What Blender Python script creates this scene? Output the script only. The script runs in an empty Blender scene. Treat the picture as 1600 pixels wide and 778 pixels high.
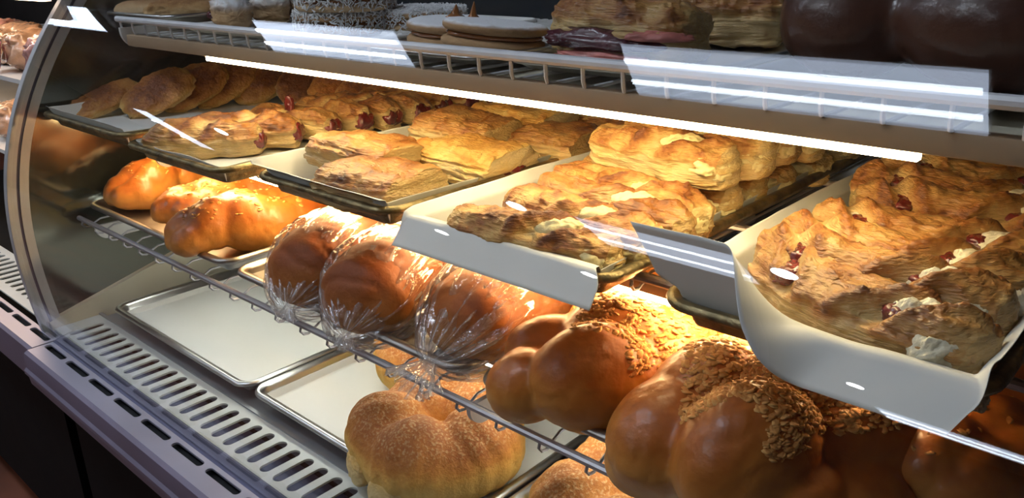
import bpy, bmesh, math, random
import numpy as np
from mathutils import Vector, Matrix, Euler
random.seed(7)
COL = bpy.context.scene.collection
H0 = 1.25                                    # camera height; the case is laid out relative to it
R = math.radians

# ------------------------------------------------------------------ camera
F = 1282.0; CX, CY = 800.0, 389.0
def _n(a): return a/np.linalg.norm(a)
_dx = _n(np.array([-690-CX, -50-CY, F])); _dy = _n(np.array([2051-CX, -112-CY, F]))
_X = -_dx; _Z = _n(np.cross(_X, _dy))
if _Z[1] > 0: _Z = -_Z
_Y = np.cross(_Z, _X)
CM = np.stack([_X, _Y, _Z])
def at(u, v, z):
    """point of the picture on the horizontal plane at height z (relative to the eye)"""
    d = CM @ np.array([u-CX, v-CY, F]); return Vector(d*(z/d[2])) + Vector((0, 0, H0))
cam = bpy.data.cameras.new('camera'); cam_o = bpy.data.objects.new('camera', cam); COL.objects.link(cam_o)
cam.sensor_width = 36; cam.lens = F/1600*36; cam.clip_start = .01
right = Vector(CM[:, 0]); down = Vector(CM[:, 1]); fwd = Vector(CM[:, 2])
m = Matrix((right, -down, -fwd)).transposed().to_4x4(); m.translation = (0, 0, H0)
cam_o.matrix_world = m
bpy.context.scene.camera = cam_o

# ------------------------------------------------------------------ noise
def _hash(ix, iy, iz, s):
    n = (ix.astype(np.int64)*374761393 + iy.astype(np.int64)*668265263 + iz.astype(np.int64)*2147483647 + s*1274126177) & 0xffffffff
    n = ((n ^ (n >> 13))*1274126177) & 0xffffffff
    n = ((n ^ (n >> 16))*2246822519) & 0xffffffff
    return ((n ^ (n >> 15)) & 0xffff)/32767.5 - 1
def vnoise(P, s=0):
    P = np.asarray(P, float); i = np.floor(P); f = P-i; f = f*f*(3-2*f); i = i.astype(np.int64)
    out = 0
    for a in (0, 1):
        for b in (0, 1):
            for c in (0, 1):
                w = (f[..., 0] if a else 1-f[..., 0])*(f[..., 1] if b else 1-f[..., 1])*(f[..., 2] if c else 1-f[..., 2])
                out = out + w*_hash(i[..., 0]+a, i[..., 1]+b, i[..., 2]+c, s)
    return out
def fbm(P, s=0, o=4):
    P = np.asarray(P, float); t = 0; a = .5
    for k in range(o):
        t = t + a*vnoise(P*(2**k)+k*17.3, s+k); a *= .5
    return t
def sm(x, a, b):
    t = np.clip((x-a)/(b-a), 0, 1); return t*t*(3-2*t)

# ------------------------------------------------------------------ mesh helpers
def mesh(name, V, Fc, smooth=True, attrs=None):
    me = bpy.data.meshes.new(name); me.from_pydata([tuple(v) for v in np.asarray(V, float)], [], [tuple(int(i) for i in f) for f in Fc])
    bm = bmesh.new(); bm.from_mesh(me); bmesh.ops.recalc_face_normals(bm, faces=bm.faces); bm.to_mesh(me); bm.free()
    if smooth: me.polygons.foreach_set('use_smooth', [True]*len(me.polygons))
    for k, a in (attrs or {}).items():
        at_ = me.attributes.new(k, 'FLOAT', 'POINT'); at_.data.foreach_set('value', np.asarray(a, np.float32).ravel())
    return me
def gridfaces(n, m, cu=False, cv=False, off=0):
    fs = []
    for i in range(n if cu else n-1):
        for j in range(m if cv else m-1):
            a = i*m+j; b = ((i+1) % n)*m+j; c = ((i+1) % n)*m+(j+1) % m; d = i*m+(j+1) % m
            fs.append((a+off, b+off, c+off, d+off))
    return fs
def obj(name, me, mat, parent=None, loc=None, rot=None):
    o = bpy.data.objects.new(name, me); COL.objects.link(o)
    if mat and not me.materials: me.materials.append(mat)
    if parent: o.parent = parent
    if loc is not None: o.location = loc
    if rot is not None: o.rotation_euler = rot
    return o
def tag(o, label, cat, group=None, kind=None):
    if label: o['label'] = label
    if cat: o['category'] = cat
    if group: o['group'] = group
    if kind: o['kind'] = kind
    return o
def empty(name, loc=(0, 0, 0), rot=(0, 0, 0)):
    o = bpy.data.objects.new(name, None); COL.objects.link(o); o.location = loc; o.rotation_euler = rot
    o.empty_display_size = .02; return o
class MB:
    """collects simple shapes and links them as ONE mesh object"""
    def __init__(s): s.bm = bmesh.new()
    def box(s, x0, x1, y0, y1, z0, z1, bev=0):
        r = bmesh.ops.create_cube(s.bm, size=1); vs = r['verts']
        bmesh.ops.scale(s.bm, vec=(x1-x0, y1-y0, z1-z0), verts=vs); bmesh.ops.translate(s.bm, vec=((x0+x1)/2, (y0+y1)/2, (z0+z1)/2), verts=vs)
        if bev:
            es = list({e for v in vs for e in v.link_edges})
            bmesh.ops.bevel(s.bm, geom=es, offset=bev, segments=2, affect='EDGES', profile=.5)
        return s
    def tube(s, pts, r, seg=10, cap=True):
        pts = [Vector(p) for p in pts]; rings = []; up = Vector((.123, .31, .94)).normalized(); prev = None
        for i, p in enumerate(pts):
            t = ((pts[min(i+1, len(pts)-1)]-pts[max(i-1, 0)])).normalized()
            a = t.cross(up if prev is None else prev)
            if prev is None: a.normalize(); b = t.cross(a)
            else:
                b = prev - t*prev.dot(t); b.normalize(); a = b.cross(t)
            prev = b
            rr = r[i] if isinstance(r, (list, tuple)) else r
            rings.append([s.bm.verts.new(p+rr*(math.cos(2*math.pi*k/seg)*a+math.sin(2*math.pi*k/seg)*b)) for k in range(seg)])
        for i in range(len(rings)-1):
            for k in range(seg):
                s.bm.faces.new((rings[i][k], rings[i][(k+1) % seg], rings[i+1][(k+1) % seg], rings[i+1][k]))
        if cap: s.bm.faces.new(rings[0]); s.bm.faces.new(rings[-1])
        return s
    def prism_x(s, prof, x0, x1):
        """profile of (y,z) points run along X"""
        a = [s.bm.verts.new((x0, y, z)) for y, z in prof]; b = [s.bm.verts.new((x1, y, z)) for y, z in prof]; n = len(prof)
        for i in range(n): s.bm.faces.new((a[i], a[(i+1) % n], b[(i+1) % n], b[i]))
        s.bm.faces.new(a); s.bm.faces.new(b); return s
    def build(s, name, mat, parent=None, smooth=True, bev=0):
        bmesh.ops.recalc_face_normals(s.bm, faces=s.bm.faces)
        me = bpy.data.meshes.new(name); s.bm.to_mesh(me); s.bm.free()
        if smooth:
            me.polygons.foreach_set('use_smooth', [True]*len(me.polygons))
            try: me.set_sharp_from_angle(angle=R(35))
            except Exception: pass
        return obj(name, me, mat, parent)
def evaluated(o):
    dg = bpy.context.evaluated_depsgraph_get(); dg.update()
    return bpy.data.meshes.new_from_object(o.evaluated_get(dg))
def plate_with_slots(name, rect, slots, thick, z):
    """flat plate (a 2D curve with holes, filled and extruded) -> mesh"""
    cu = bpy.data.curves.new(name, 'CURVE'); cu.dimensions = '2D'; cu.fill_mode = 'BOTH'; cu.extrude = thick/2
    def poly(pts):
        sp = cu.splines.new('POLY'); sp.points.add(len(pts)-1); sp.use_cyclic_u = True
        for p, q in zip(sp.points, pts): p.co = (q[0], q[1], 0, 1)
    poly(rect)
    for s in slots: poly(s)
    o = bpy.data.objects.new(name, cu); COL.objects.link(o); me = evaluated(o); bpy.data.objects.remove(o)
    for v in me.vertices: v.co.z += z
    me.materials.clear(); return me
def stadium(cx, cy, lx, ly, n=8):
    """rounded slot, half sizes lx, ly"""
    r = min(lx, ly); pts = []
    for k in range(4*n):
        a = 2*math.pi*(k+.5)/(4*n); c, s_ = math.cos(a), math.sin(a)
        pts.append((cx+math.copysign(lx-r, c)+r*c, cy+math.copysign(ly-r, s_)+r*s_))
    return pts

# ------------------------------------------------------------------ materials
def newmat(name):
    mt = bpy.data.materials.new(name); mt.use_nodes = True; nt = mt.node_tree; nt.nodes.clear()
    return mt, nt, nt.nodes.new('ShaderNodeOutputMaterial')
def nd(nt, t, **kw):
    n = nt.nodes.new(t)
    for k, v in kw.items():
        if k.startswith('i_'): n.inputs[k[2:].replace('_', ' ')].default_value = v
        else: setattr(n, k, v)
    return n
def math_(nt, op, a, b):
    n = nd(nt, 'ShaderNodeMath', operation=op)
    for i, x in enumerate((a, b)):
        if isinstance(x, (int, float)): n.inputs[i].default_value = x
        else: nt.links.new(x, n.inputs[i])
    return n.outputs[0]
def ramp(nt, fac, stops):
    r = nd(nt, 'ShaderNodeValToRGB'); e = r.color_ramp.elements
    while len(e) < len(stops): e.new(.5)
    for el, (p, c) in zip(e, stops): el.position = p; el.color = (*c, 1)
    nt.links.new(fac, r.inputs[0]); return r.outputs[0]
def plain(name, col, rough=.5, metal=0, var=.12, nscale=12, bump=0, bscale=80, spec=.5, coat=0, stretch=None):
    mt, nt, out = newmat(name); b = nd(nt, 'ShaderNodeBsdfPrincipled'); tc = nd(nt, 'ShaderNodeTexCoord')
    src = tc.outputs['Object']
    if stretch:
        mp = nd(nt, 'ShaderNodeMapping'); mp.inputs['Scale'].default_value = stretch; nt.links.new(src, mp.inputs[0]); src = mp.outputs[0]
    n1 = nd(nt, 'ShaderNodeTexNoise', i_Scale=nscale, i_Detail=5.0); nt.links.new(src, n1.inputs['Vector'])
    c = ramp(nt, n1.outputs[0], [(.3, tuple(x*(1-var) for x in col)), (.7, tuple(min(1, x*(1+var)) for x in col))])
    nt.links.new(c, b.inputs['Base Color'])
    b.inputs['Metallic'].default_value = metal; b.inputs['Specular IOR Level'].default_value = spec; b.inputs['Coat Weight'].default_value = coat
    rr = nd(nt, 'ShaderNodeMapRange'); rr.inputs['To Min'].default_value = rough*.8; rr.inputs['To Max'].default_value = min(1, rough*1.25)
    nt.links.new(n1.outputs[0], rr.inputs[0]); nt.links.new(rr.outputs[0], b.inputs['Roughness'])
    if bump:
        n2 = nd(nt, 'ShaderNodeTexNoise', i_Scale=bscale, i_Detail=6.0); nt.links.new(src, n2.inputs['Vector'])
        bp = nd(nt, 'ShaderNodeBump', i_Strength=bump, i_Distance=.003); nt.links.new(n2.outputs[0], bp.inputs['Height']); nt.links.new(bp.outputs[0], b.inputs['Normal'])
    nt.links.new(b.outputs[0], out.inputs[0]); return mt
def emis(name, col, s):
    mt, nt, out = newmat(name); e = nd(nt, 'ShaderNodeEmission', i_Color=(*col, 1), i_Strength=s); nt.links.new(e.outputs[0], out.inputs[0]); return mt
def crust(name, stops, rough=.4, bump=.5, n1=18, n2=90, k1=.7, k2=.35, coat=.0, bscale=140, sugar=None, sss=.06, flaky=0):
    mt, nt, out = newmat(name); b = nd(nt, 'ShaderNodeBsdfPrincipled'); tc = nd(nt, 'ShaderNodeTexCoord'); oi = nd(nt, 'ShaderNodeObjectInfo')
    add = nd(nt, 'ShaderNodeVectorMath', operation='ADD'); nt.links.new(tc.outputs['Object'], add.inputs[0])
    sc = nd(nt, 'ShaderNodeVectorMath', operation='SCALE'); sc.inputs[0].default_value = (3.1, 1.7, 2.3); nt.links.new(oi.outputs['Random'], sc.inputs['Scale']); nt.links.new(sc.outputs[0], add.inputs[1])
    vec = add.outputs[0]
    a = nd(nt, 'ShaderNodeAttribute', attribute_name='bake')
    N1 = nd(nt, 'ShaderNodeTexNoise', i_Scale=float(n1), i_Detail=5.0, i_Roughness=.6); N2 = nd(nt, 'ShaderNodeTexNoise', i_Scale=float(n2), i_Detail=4.0)
    nt.links.new(vec, N1.inputs['Vector']); nt.links.new(vec, N2.inputs['Vector'])
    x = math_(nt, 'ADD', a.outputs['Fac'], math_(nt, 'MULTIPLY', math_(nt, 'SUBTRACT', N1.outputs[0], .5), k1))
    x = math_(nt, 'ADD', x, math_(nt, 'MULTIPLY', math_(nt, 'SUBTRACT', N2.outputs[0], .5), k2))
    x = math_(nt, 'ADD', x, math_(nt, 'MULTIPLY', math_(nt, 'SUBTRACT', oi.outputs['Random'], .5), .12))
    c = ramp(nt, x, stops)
    if sugar:
        N3 = nd(nt, 'ShaderNodeTexNoise', i_Scale=sugar[1], i_Detail=3.0); nt.links.new(vec, N3.inputs['Vector'])
        geo = nd(nt, 'ShaderNodeNewGeometry'); sep = nd(nt, 'ShaderNodeSeparateXYZ'); nt.links.new(geo.outputs['Normal'], sep.inputs[0])
        a2 = nd(nt, 'ShaderNodeAttribute', attribute_name='dust')
        f = math_(nt, 'MULTIPLY', math_(nt, 'ADD', math_(nt, 'MULTIPLY', math_(nt, 'SUBTRACT', N3.outputs[0], .5), 2.2), sugar[2]), a2.outputs['Fac'])
        mx = nd(nt, 'ShaderNodeMix', data_type='RGBA'); mx.clamp_factor = True
        nt.links.new(f, mx.inputs[0]); nt.links.new(c, mx.inputs[6]); mx.inputs[7].default_value = (*sugar[0], 1); c = mx.outputs[2]
    nt.links.new(c, b.inputs['Base Color'])
    rr = nd(nt, 'ShaderNodeMapRange'); rr.inputs['From Min'].default_value = .3; rr.inputs['From Max'].default_value = .32
    rr.inputs['To Min'].default_value = rough*.7; rr.inputs['To Max'].default_value = min(1, rough*1.4); nt.links.new(N1.outputs[0], rr.inputs[0]); nt.links.new(rr.outputs[0], b.inputs['Roughness'])
    b.inputs['Coat Weight'].default_value = coat; b.inputs['Coat Roughness'].default_value = .22; b.inputs['Specular IOR Level'].default_value = .38
    if sss:
        b.inputs['Subsurface Weight'].default_value = sss; b.inputs['Subsurface Radius'].default_value = (1, .5, .25); b.inputs['Subsurface Scale'].default_value = .006
    B = nd(nt, 'ShaderNodeTexNoise', i_Scale=float(bscale), i_Detail=5.0)
    if flaky:
        mp = nd(nt, 'ShaderNodeMapping'); mp.inputs['Scale'].default_value = (.45, 1, flaky); nt.links.new(vec, mp.inputs[0]); nt.links.new(mp.outputs[0], B.inputs['Vector'])
    else: nt.links.new(vec, B.inputs['Vector'])
    bp = nd(nt, 'ShaderNodeBump', i_Strength=bump, i_Distance=.003); nt.links.new(B.outputs[0], bp.inputs['Height'])
    nt.links.new(bp.outputs[0], b.inputs['Normal']); nt.links.new(bp.outputs[0], b.inputs['Coat Normal'])
    nt.links.new(b.outputs[0], out.inputs[0]); return mt
def schlick(nt, f0, gain):
    lw = nd(nt, 'ShaderNodeLayerWeight', i_Blend=.5); p = math_(nt, 'POWER', lw.outputs['Facing'], 5.0)
    return math_(nt, 'ADD', math_(nt, 'MULTIPLY', p, gain), f0)
def thin_glass(name, tint=(1, 1, 1), f0=.04, gain=.9, rough=0.0):
    mt, nt, out = newmat(name); t = nd(nt, 'ShaderNodeBsdfTransparent', i_Color=(*tint, 1)); g = nd(nt, 'ShaderNodeBsdfGlossy', i_Roughness=rough)
    f = schlick(nt, f0, gain)
    mx = nd(nt, 'ShaderNodeMixShader'); nt.links.new(f, mx.inputs[0]); nt.links.new(t.outputs[0], mx.inputs[1]); nt.links.new(g.outputs[0], mx.inputs[2]); nt.links.new(mx.outputs[0], out.inputs[0]); return mt
PUFF = [(.0, (.72, .53, .25)), (.33, (.68, .46, .17)), (.6, (.56, .30, .085)), (.85, (.33, .115, .022)), (1, (.17, .05, .012))]
M = dict(
    puff=crust('puff_pastry', PUFF, .42, .9, 34, 150, .95, .5, coat=.25, flaky=3, bscale=200),
    puff_glaze=crust('glazed_puff_pastry', [(0, (.66, .46, .19)), (.28, (.6, .39, .15)), (.55, (.49, .25, .07)), (.8, (.32, .115, .024)), (1, (.15, .045, .012))], .3, 1.0, 30, 140, 1.0, .5, coat=.55, flaky=3, bscale=190),
    pale=crust('pale_flaky_pastry', [(0, (.76, .58, .3)), (.4, (.72, .49, .17)), (.65, (.62, .33, .075)), (.9, (.42, .17, .03)), (1, (.25, .08, .02))], .45, .9, 28, 120, .8, .45, coat=.2, flaky=3, bscale=200),
    oval=crust('sugared_oval_pastry', [(0, (.72, .5, .22)), (.35, (.66, .38, .11)), (.62, (.5, .22, .05)), (.88, (.3, .1, .02)), (1, (.18, .055, .015))], .4, .9, 24, 130, .9, .5, coat=.3, bscale=230),
    bread=crust('egg_washed_bread', [(0, (.66, .34, .09)), (.3, (.52, .2, .035)), (.55, (.38, .11, .015)), (.8, (.25, .06, .009)), (1, (.15, .034, .009))], .36, .45, 12, 60, .55, .3, coat=.28, bscale=75),
    crumb=crust('baked_crumb', [(0, (.72, .42, .15)), (.5, (.6, .29, .08)), (1, (.42, .16, .035))], .55, .5, 60, 200, .5, .3),
    bagbread=crust('brown_loaf_crust', [(0, (.5, .24, .07)), (.3, (.36, .12, .025)), (.6, (.24, .062, .013)), (1, (.13, .032, .009))], .45, .3, 14, 70, .4, .2, coat=.0),
    ring=crust('sugared_sweet_bread', [(0, (.86, .58, .17)), (.35, (.8, .44, .1)), (.6, (.58, .24, .045)), (.85, (.4, .13, .025)), (1, (.3, .09, .02))], .55, .45, 10, 160, .4, .3, sugar=((.85, .62, .30), 260.0, .02), bscale=260),
    dark=crust('dark_glazed_bread', [(0, (.11, .042, .022)), (.5, (.062, .022, .013)), (1, (.03, .012, .008))], .28, .5, 10, 60, .6, .3, coat=.8, sss=0, bscale=60),
    biscuit=crust('pale_biscuit', [(0, (.6, .44, .27)), (.5, (.5, .34, .18)), (1, (.36, .2, .09))], .75, .5, 20, 120, .6, .5),
    nutty=crust('nut_crusted_pastry', [(0, (.6, .42, .22)), (.5, (.46, .27, .11)), (1, (.25, .11, .04))], .7, 1, 60, 200, .9, .6),
    powder=crust('powdered_pastry', [(0, (.5, .33, .17)), (.5, (.42, .24, .1)), (1, (.3, .14, .05))], .75, .6, 20, 120, .5, .4, sugar=((.78, .78, .8), 70.0, .9), bscale=180),
    cookie=crust('powdered_cookie', [(0, (.45, .28, .14)), (.5, (.42, .25, .12)), (1, (.3, .15, .06))], .8, .5, 20, 120, .5, .4, sugar=((.8, .8, .82), 90.0, 1.25), bscale=260),
    coconut=plain('shredded_coconut', (.72, .72, .72), .7, var=.15, nscale=60),
    jam=plain('cherry_jam', (.13, .012, .01), .16, var=.4, nscale=60, bump=.6, bscale=160, coat=.6),
    berry=plain('dark_berry_filling', (.07, .012, .02), .25, var=.4, nscale=50, bump=.8, bscale=120, coat=.4),
    cheese=plain('white_cheese_filling', (.8, .66, .32), .55, var=.12, nscale=50, bump=.5, bscale=150),
    curd=plain('white_curd_filling', (.78, .7, .5), .6, var=.12, nscale=60, bump=.9, bscale=190),
    caramel=plain('dulce_de_leche', (.3, .11, .03), .22, var=.2, nscale=40, coat=.5),
    alu=plain('aluminium_pan', (.62, .62, .6), .3, 1, var=.08, nscale=30, bump=.08, bscale=60),
    alu_dull=plain('worn_aluminium_pan', (.42, .4, .38), .38, 1, var=.2, nscale=30, bump=.12, bscale=60),
    burnt=plain('baked_on_aluminium_pan', (.24, .185, .09), .36, .8, var=.55, nscale=70, bump=.35, bscale=260),
    paper=plain('parchment_paper', (.74, .73, .68), .6, var=.03, nscale=8, bump=.12, bscale=14),
    white=plain('white_enamel', (.7, .69, .66), .35, var=.06, nscale=10),
    wire=plain('white_coated_wire', (.66, .66, .68), .32, var=.08, nscale=30),
    grey=plain('grey_rail_metal', (.42, .42, .45), .35, .6, var=.1, nscale=20),
    beige=plain('beige_lamp_housing', (.36, .25, .15), .5, var=.06, nscale=10),
    cream=plain('cream_enamel', (.6, .55, .42), .45, var=.1, nscale=9),
    frame=plain('brushed_end_frame', (.5, .5, .5), .4, .3, var=.12, nscale=14),
    grille=plain('grille_enamel', (.62, .65, .62), .45, var=.05, nscale=20),
    deck=plain('deck_steel', (.32, .34, .36), .4, .6, var=.15, nscale=12),
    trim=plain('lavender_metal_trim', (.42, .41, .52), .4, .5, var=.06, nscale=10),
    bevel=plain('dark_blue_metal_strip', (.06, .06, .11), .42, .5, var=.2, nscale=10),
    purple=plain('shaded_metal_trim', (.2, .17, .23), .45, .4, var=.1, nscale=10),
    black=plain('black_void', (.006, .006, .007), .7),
    blackm=plain('black_case_front', (.006, .0055, .0055), .7, var=.3, nscale=5, spec=.12),
    floor=plain('red_brown_floor_tile', (.16, .05, .025), .4, var=.4, nscale=4, bump=.1, bscale=20),
    ceil=plain('white_ceiling', (.6, .6, .6), .8),
    wall=plain('dark_brown_wall', (.045, .04, .038), .7, var=.4, nscale=3),
    shopwall=plain('shop_wall_paint', (.11, .085, .07), .7, var=.3, nscale=2),
    smoke=plain('dark_tinted_door', (.02, .026, .032), .12, var=.3, nscale=2),
    doorframe=plain('grey_door_frame', (.35, .38, .4), .4, .3),
    glass=thin_glass('curved_glass', (.985, .99, .985), .026, .8),
    plastic=None,
)
WARM = (1.0, .70, .32)

def mirror_glass():
    mt, nt, out = newmat('dark_end_glass'); d = nd(nt, 'ShaderNodeBsdfDiffuse', i_Color=(.02, .024, .02, 1)); g = nd(nt, 'ShaderNodeBsdfGlossy', i_Roughness=.12, i_Color=(.8, .85, .75, 1))
    fr = nd(nt, 'ShaderNodeFresnel', i_IOR=1.5); f = math_(nt, 'ADD', math_(nt, 'MULTIPLY', fr.outputs[0], 1.1), .09)
    mx = nd(nt, 'ShaderNodeMixShader'); nt.links.new(f, mx.inputs[0]); nt.links.new(d.outputs[0], mx.inputs[1]); nt.links.new(g.outputs[0], mx.inputs[2]); nt.links.new(mx.outputs[0], out.inputs[0]); return mt
M['endglass'] = mirror_glass()
def bag_mat():
    mt, nt, out = newmat('clear_bag_plastic'); t = nd(nt, 'ShaderNodeBsdfTransparent', i_Color=(.97, .97, .98, 1)); g = nd(nt, 'ShaderNodeBsdfGlossy', i_Roughness=.1); tc = nd(nt, 'ShaderNodeTexCoord'); mp = nd(nt, 'ShaderNodeMapping'); mp.inputs['Scale'].default_value = (.35, 1, 1); nt.links.new(tc.outputs['Object'], mp.inputs[0]); bn = nd(nt, 'ShaderNodeTexNoise', i_Scale=70.0, i_Detail=3.0, i_Distortion=1.2); nt.links.new(mp.outputs[0], bn.inputs['Vector']); bp = nd(nt, 'ShaderNodeBump', i_Strength=.9, i_Distance=.004); nt.links.new(bn.outputs[0], bp.inputs['Height']); nt.links.new(bp.outputs[0], g.inputs['Normal'])
    d = nd(nt, 'ShaderNodeBsdfTranslucent', i_Color=(.9, .9, .92, 1)); d2 = nd(nt, 'ShaderNodeBsdfDiffuse', i_Color=(.9, .9, .92, 1)); a = nd(nt, 'ShaderNodeAttribute', attribute_name='crease_glint')  # white along the creases plus painted highlights
    md = nd(nt, 'ShaderNodeMixShader', i_Fac=.5); nt.links.new(d.outputs[0], md.inputs[1]); nt.links.new(d2.outputs[0], md.inputs[2])
    f = schlick(nt, .13, .8)
    m1 = nd(nt, 'ShaderNodeMixShader'); nt.links.new(a.outputs['Fac'], m1.inputs[0]); nt.links.new(t.outputs[0], m1.inputs[1]); nt.links.new(md.outputs[0], m1.inputs[2])
    m2 = nd(nt, 'ShaderNodeMixShader'); nt.links.new(f, m2.inputs[0]); nt.links.new(m1.outputs[0], m2.inputs[1]); nt.links.new(g.outputs[0], m2.inputs[2]); nt.links.new(m2.outputs[0], out.inputs[0]); return mt
M['plastic'] = bag_mat()
M['wrap_tan'] = plain('wrapped_tan_goods', (.5, .3, .18), .18, var=.5, nscale=30, bump=.8, bscale=60, coat=.8)
M['wrap_pink'] = plain('wrapped_pink_goods', (.55, .28, .24), .18, var=.5, nscale=30, bump=.8, bscale=60, coat=.8)
M['wrap_dark'] = plain('wrapped_dark_goods', (.1, .08, .08), .2, var=.6, nscale=30, bump=.8, bscale=60, coat=.8)
M['pinkcard'] = plain('pink_card', (.5, .12, .2), .6)
M['led_side'] = emis('side_led_strip', (1.0, .72, .48), 9)
M['led'] = emis('warm_led_strip', (1.0, .80, .44), 44)
M['led_mid'] = emis('amber_led_strip', (1.0, .66, .3), 60)
M['led_low'] = emis('soft_led_strip', (.95, .97, .88), 21)
M['tube'] = emis('cool_tube_lamp', (.80, .89, 1.0), 40)
M['housing_glow'] = emis('cool_housing_glow', (.68, .79, 1.0), 9)  # tube light on the white housing, given as emission
M['down'] = emis('downlight_lens', (.9, .95, 1.0), 120)

# ------------------------------------------------------------------ room
def structure(o): o['kind'] = 'structure'; return o
structure(MB().box(-9, 3, -8, 3, -.05, 0).build('floor', M['floor']))
structure(MB().box(-9, 3, -8, 3, H0+1.58, H0+1.63).build('ceiling', M['ceil']))
structure(MB().box(-9, 3, 2.6, 2.7, 0, H0+1.58).build('wall_back', M['wall']))
structure(MB().box(-9, 3, -8.1, -8, 0, H0+1.58).build('wall_front', M['shopwall']))
structure(MB().box(-9.1, -9, -8, 2.6, 0, H0+1.58).build('wall_left', M['shopwall']))
structure(MB().box(3, 3.1, -8, 2.6, 0, H0+1.58).build('wall_right', M['shopwall']))
def fixture(x0, x1, y0, y1, label):
    zc = H0+1.58; t = empty('ceiling_light', ((x0+x1)/2, (y0+y1)/2, zc)); tag(t, label, 'ceiling light', 'cool tube lights on the ceiling')
    w = y1-y0
    MB().box(-(x1-x0)/2-.01, (x1-x0)/2+.01, -w/2-.01, w/2+.01, -.045, 0, .004).build('housing', M['white'], t)
    MB().box(-(x1-x0)/2, (x1-x0)/2, -w/2, w/2, -.05, -.046).build('glowing_housing_face', M['housing_glow'], t)  # housing face behind the tubes, made to glow as if lit by them
    for s in (-1, 1): MB().tube([(-(x1-x0)/2+.01, s*w*.21, -.062), ((x1-x0)/2-.01, s*w*.21, -.062)], .011).build('lamp_tube', M['tube'], t)
K = 1.53/1.5
fixture(-3.72*K, -2.66*K, -.385*K, -.10*K, 'twin tube ceiling light over the aisle, the one farther left')
fixture(-1.54*K, -.49*K, -.395*K, -.075*K, 'twin tube ceiling light above the front of the case')
fixture(-6.75*K, -5.7*K, -.385*K, -.10*K, 'twin tube ceiling light over the aisle at the far left end')
fixture(-7.62*K, -7.35*K, -2.83*K, -1.98*K, 'square ceiling light in the far left corner of the shop')
fixture(-2.5*K, -1.6*K, -2.42*K, -1.99*K, 'twin tube ceiling light behind the viewer over the shop floor')
fixture(-1.75*K, -.6*K, -6.5*K, -5.9*K, 'twin tube ceiling light far behind the viewer by the shop front')
for x, y, l in [(-1.405, -2.13, 'round ceiling downlight nearest the viewer'), (-3.0, -2.11, 'second round ceiling downlight along the row'), (-6.21, -2.075, 'round ceiling downlight at the far left of the row'),
             (-4.9, -3.7, 'round ceiling downlight at the left of the rear row'), (-3.3, -3.635, 'round ceiling downlight at the middle of the rear row'), (-1.72, -5.06, 'round ceiling downlight deepest in the shop')]:
    t = empty('downlight', (x*K, y*K, H0+1.58)); tag(t, l, 'downlight', 'round recessed downlights')
    bmc = MB(); bmesh.ops.create_cone(bmc.bm, cap_ends=True, segments=32, radius1=.062, radius2=.062, depth=.012); bmc.build('lens', M['down'], t).location = (0, 0, -.02)
    bmc = MB(); bmesh.ops.create_cone(bmc.bm, cap_ends=True, segments=32, radius1=.08, radius2=.08, depth=.012); bmc.build('trim_ring', M['white'], t).location = (0, 0, -.007)

# ------------------------------------------------------------------ the display case
GC = [-1.12, -.978, .799, .923, .6]
def gy(z): return ((((GC[0]*z+GC[1])*z+GC[2])*z+GC[3])*z+GC[4])       # y of the curved front at relative height z
def gn(z):
    d = ((4*GC[0]*z+3*GC[1])*z+2*GC[2])*z+GC[3]; n = np.array([-1, d]); return n/np.linalg.norm(n)
XL, XR, YB = -1.5, .45, 1.2
ZD = H0-.62
case = empty('display_case', (0, 0, 0)); tag(case, 'curved glass bakery display case with white grille and slotted metal front trim', 'display case')
def curved_strip(name, x0, x1, off0, off1, z0, z1, mat, n=60, parent=None):
    mb = MB(); prof = []
    zs = np.linspace(z0, z1, n)
    for z in zs:
        nn = gn(z); prof.append((gy(z)-nn[0]*off0*1.0, z-nn[1]*off0))
    for z in zs[::-1]:
        nn = gn(z); prof.append((gy(z)-nn[0]*off1, z-nn[1]*off1))
    a = [mb.bm.verts.new((x0, y, z+H0)) for y, z in prof]; b = [mb.bm.verts.new((x1, y, z+H0)) for y, z in prof]; N = len(prof)
    for i in range(N): mb.bm.faces.new((a[i], a[(i+1) % N], b[(i+1) % N], b[i]))
    for c in (a, b):
        for i in range(n-1): mb.bm.faces.new((c[i], c[i+1], c[N-2-i], c[N-1-i]))
    return mb.build(name, mat, parent)
curved_strip('front_glass', XL+.004, XR, -.001, .004, -.66, .10, M['glass'], parent=case)
# end frame arch: outer bead, groove, inner bead
fr = curved_strip('end_frame', XL-.012, XL+.004, .0, .014, -.68, .10, M['frame'], parent=case)
curved_strip('frame_groove', XL-.010, XL+.001, .014, .019, -.68, .10, M['bevel'], parent=fr)
curved_strip('inner_bead', XL-.012, XL+.003, .019, .033, -.68, .10, M['frame'], parent=fr)
# dark glass end panel
mb = MB(); zs = np.linspace(-.6, .1, 40); prof = [(gy(z)+.022, z) for z in zs]+[(YB, .1), (YB, -.40)]
a = [mb.bm.verts.new((XL-.002, y, z+H0)) for y, z in prof]; b = [mb.bm.verts.new((XL-.008, y, z+H0)) for y, z in prof]
mb.bm.faces.new(a); mb.bm.faces.new(b)
for i in range(len(prof)): mb.bm.faces.new((a[i], a[(i+1) % len(a)], b[(i+1) % len(a)], b[i]))
mb.build('end_glass', M['endglass'], case, smooth=False)
mb = MB(); prof = [(.412, -.68), (.412, -.607), (.425, -.602), (.63, -.551), (YB, -.41), (YB, -.68)]
a = [mb.bm.verts.new((XL+.004, y, z+H0)) for y, z in prof]; b = [mb.bm.verts.new((XL-.014, y, z+H0)) for y, z in prof]
mb.bm.faces.new(a); mb.bm.faces.new(b)
for i in range(len(prof)): mb.bm.faces.new((a[i], a[(i+1) % len(a)], b[(i+1) % len(a)], b[i]))
mb.build('end_sill', M['cream'], case, smooth=False)
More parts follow.
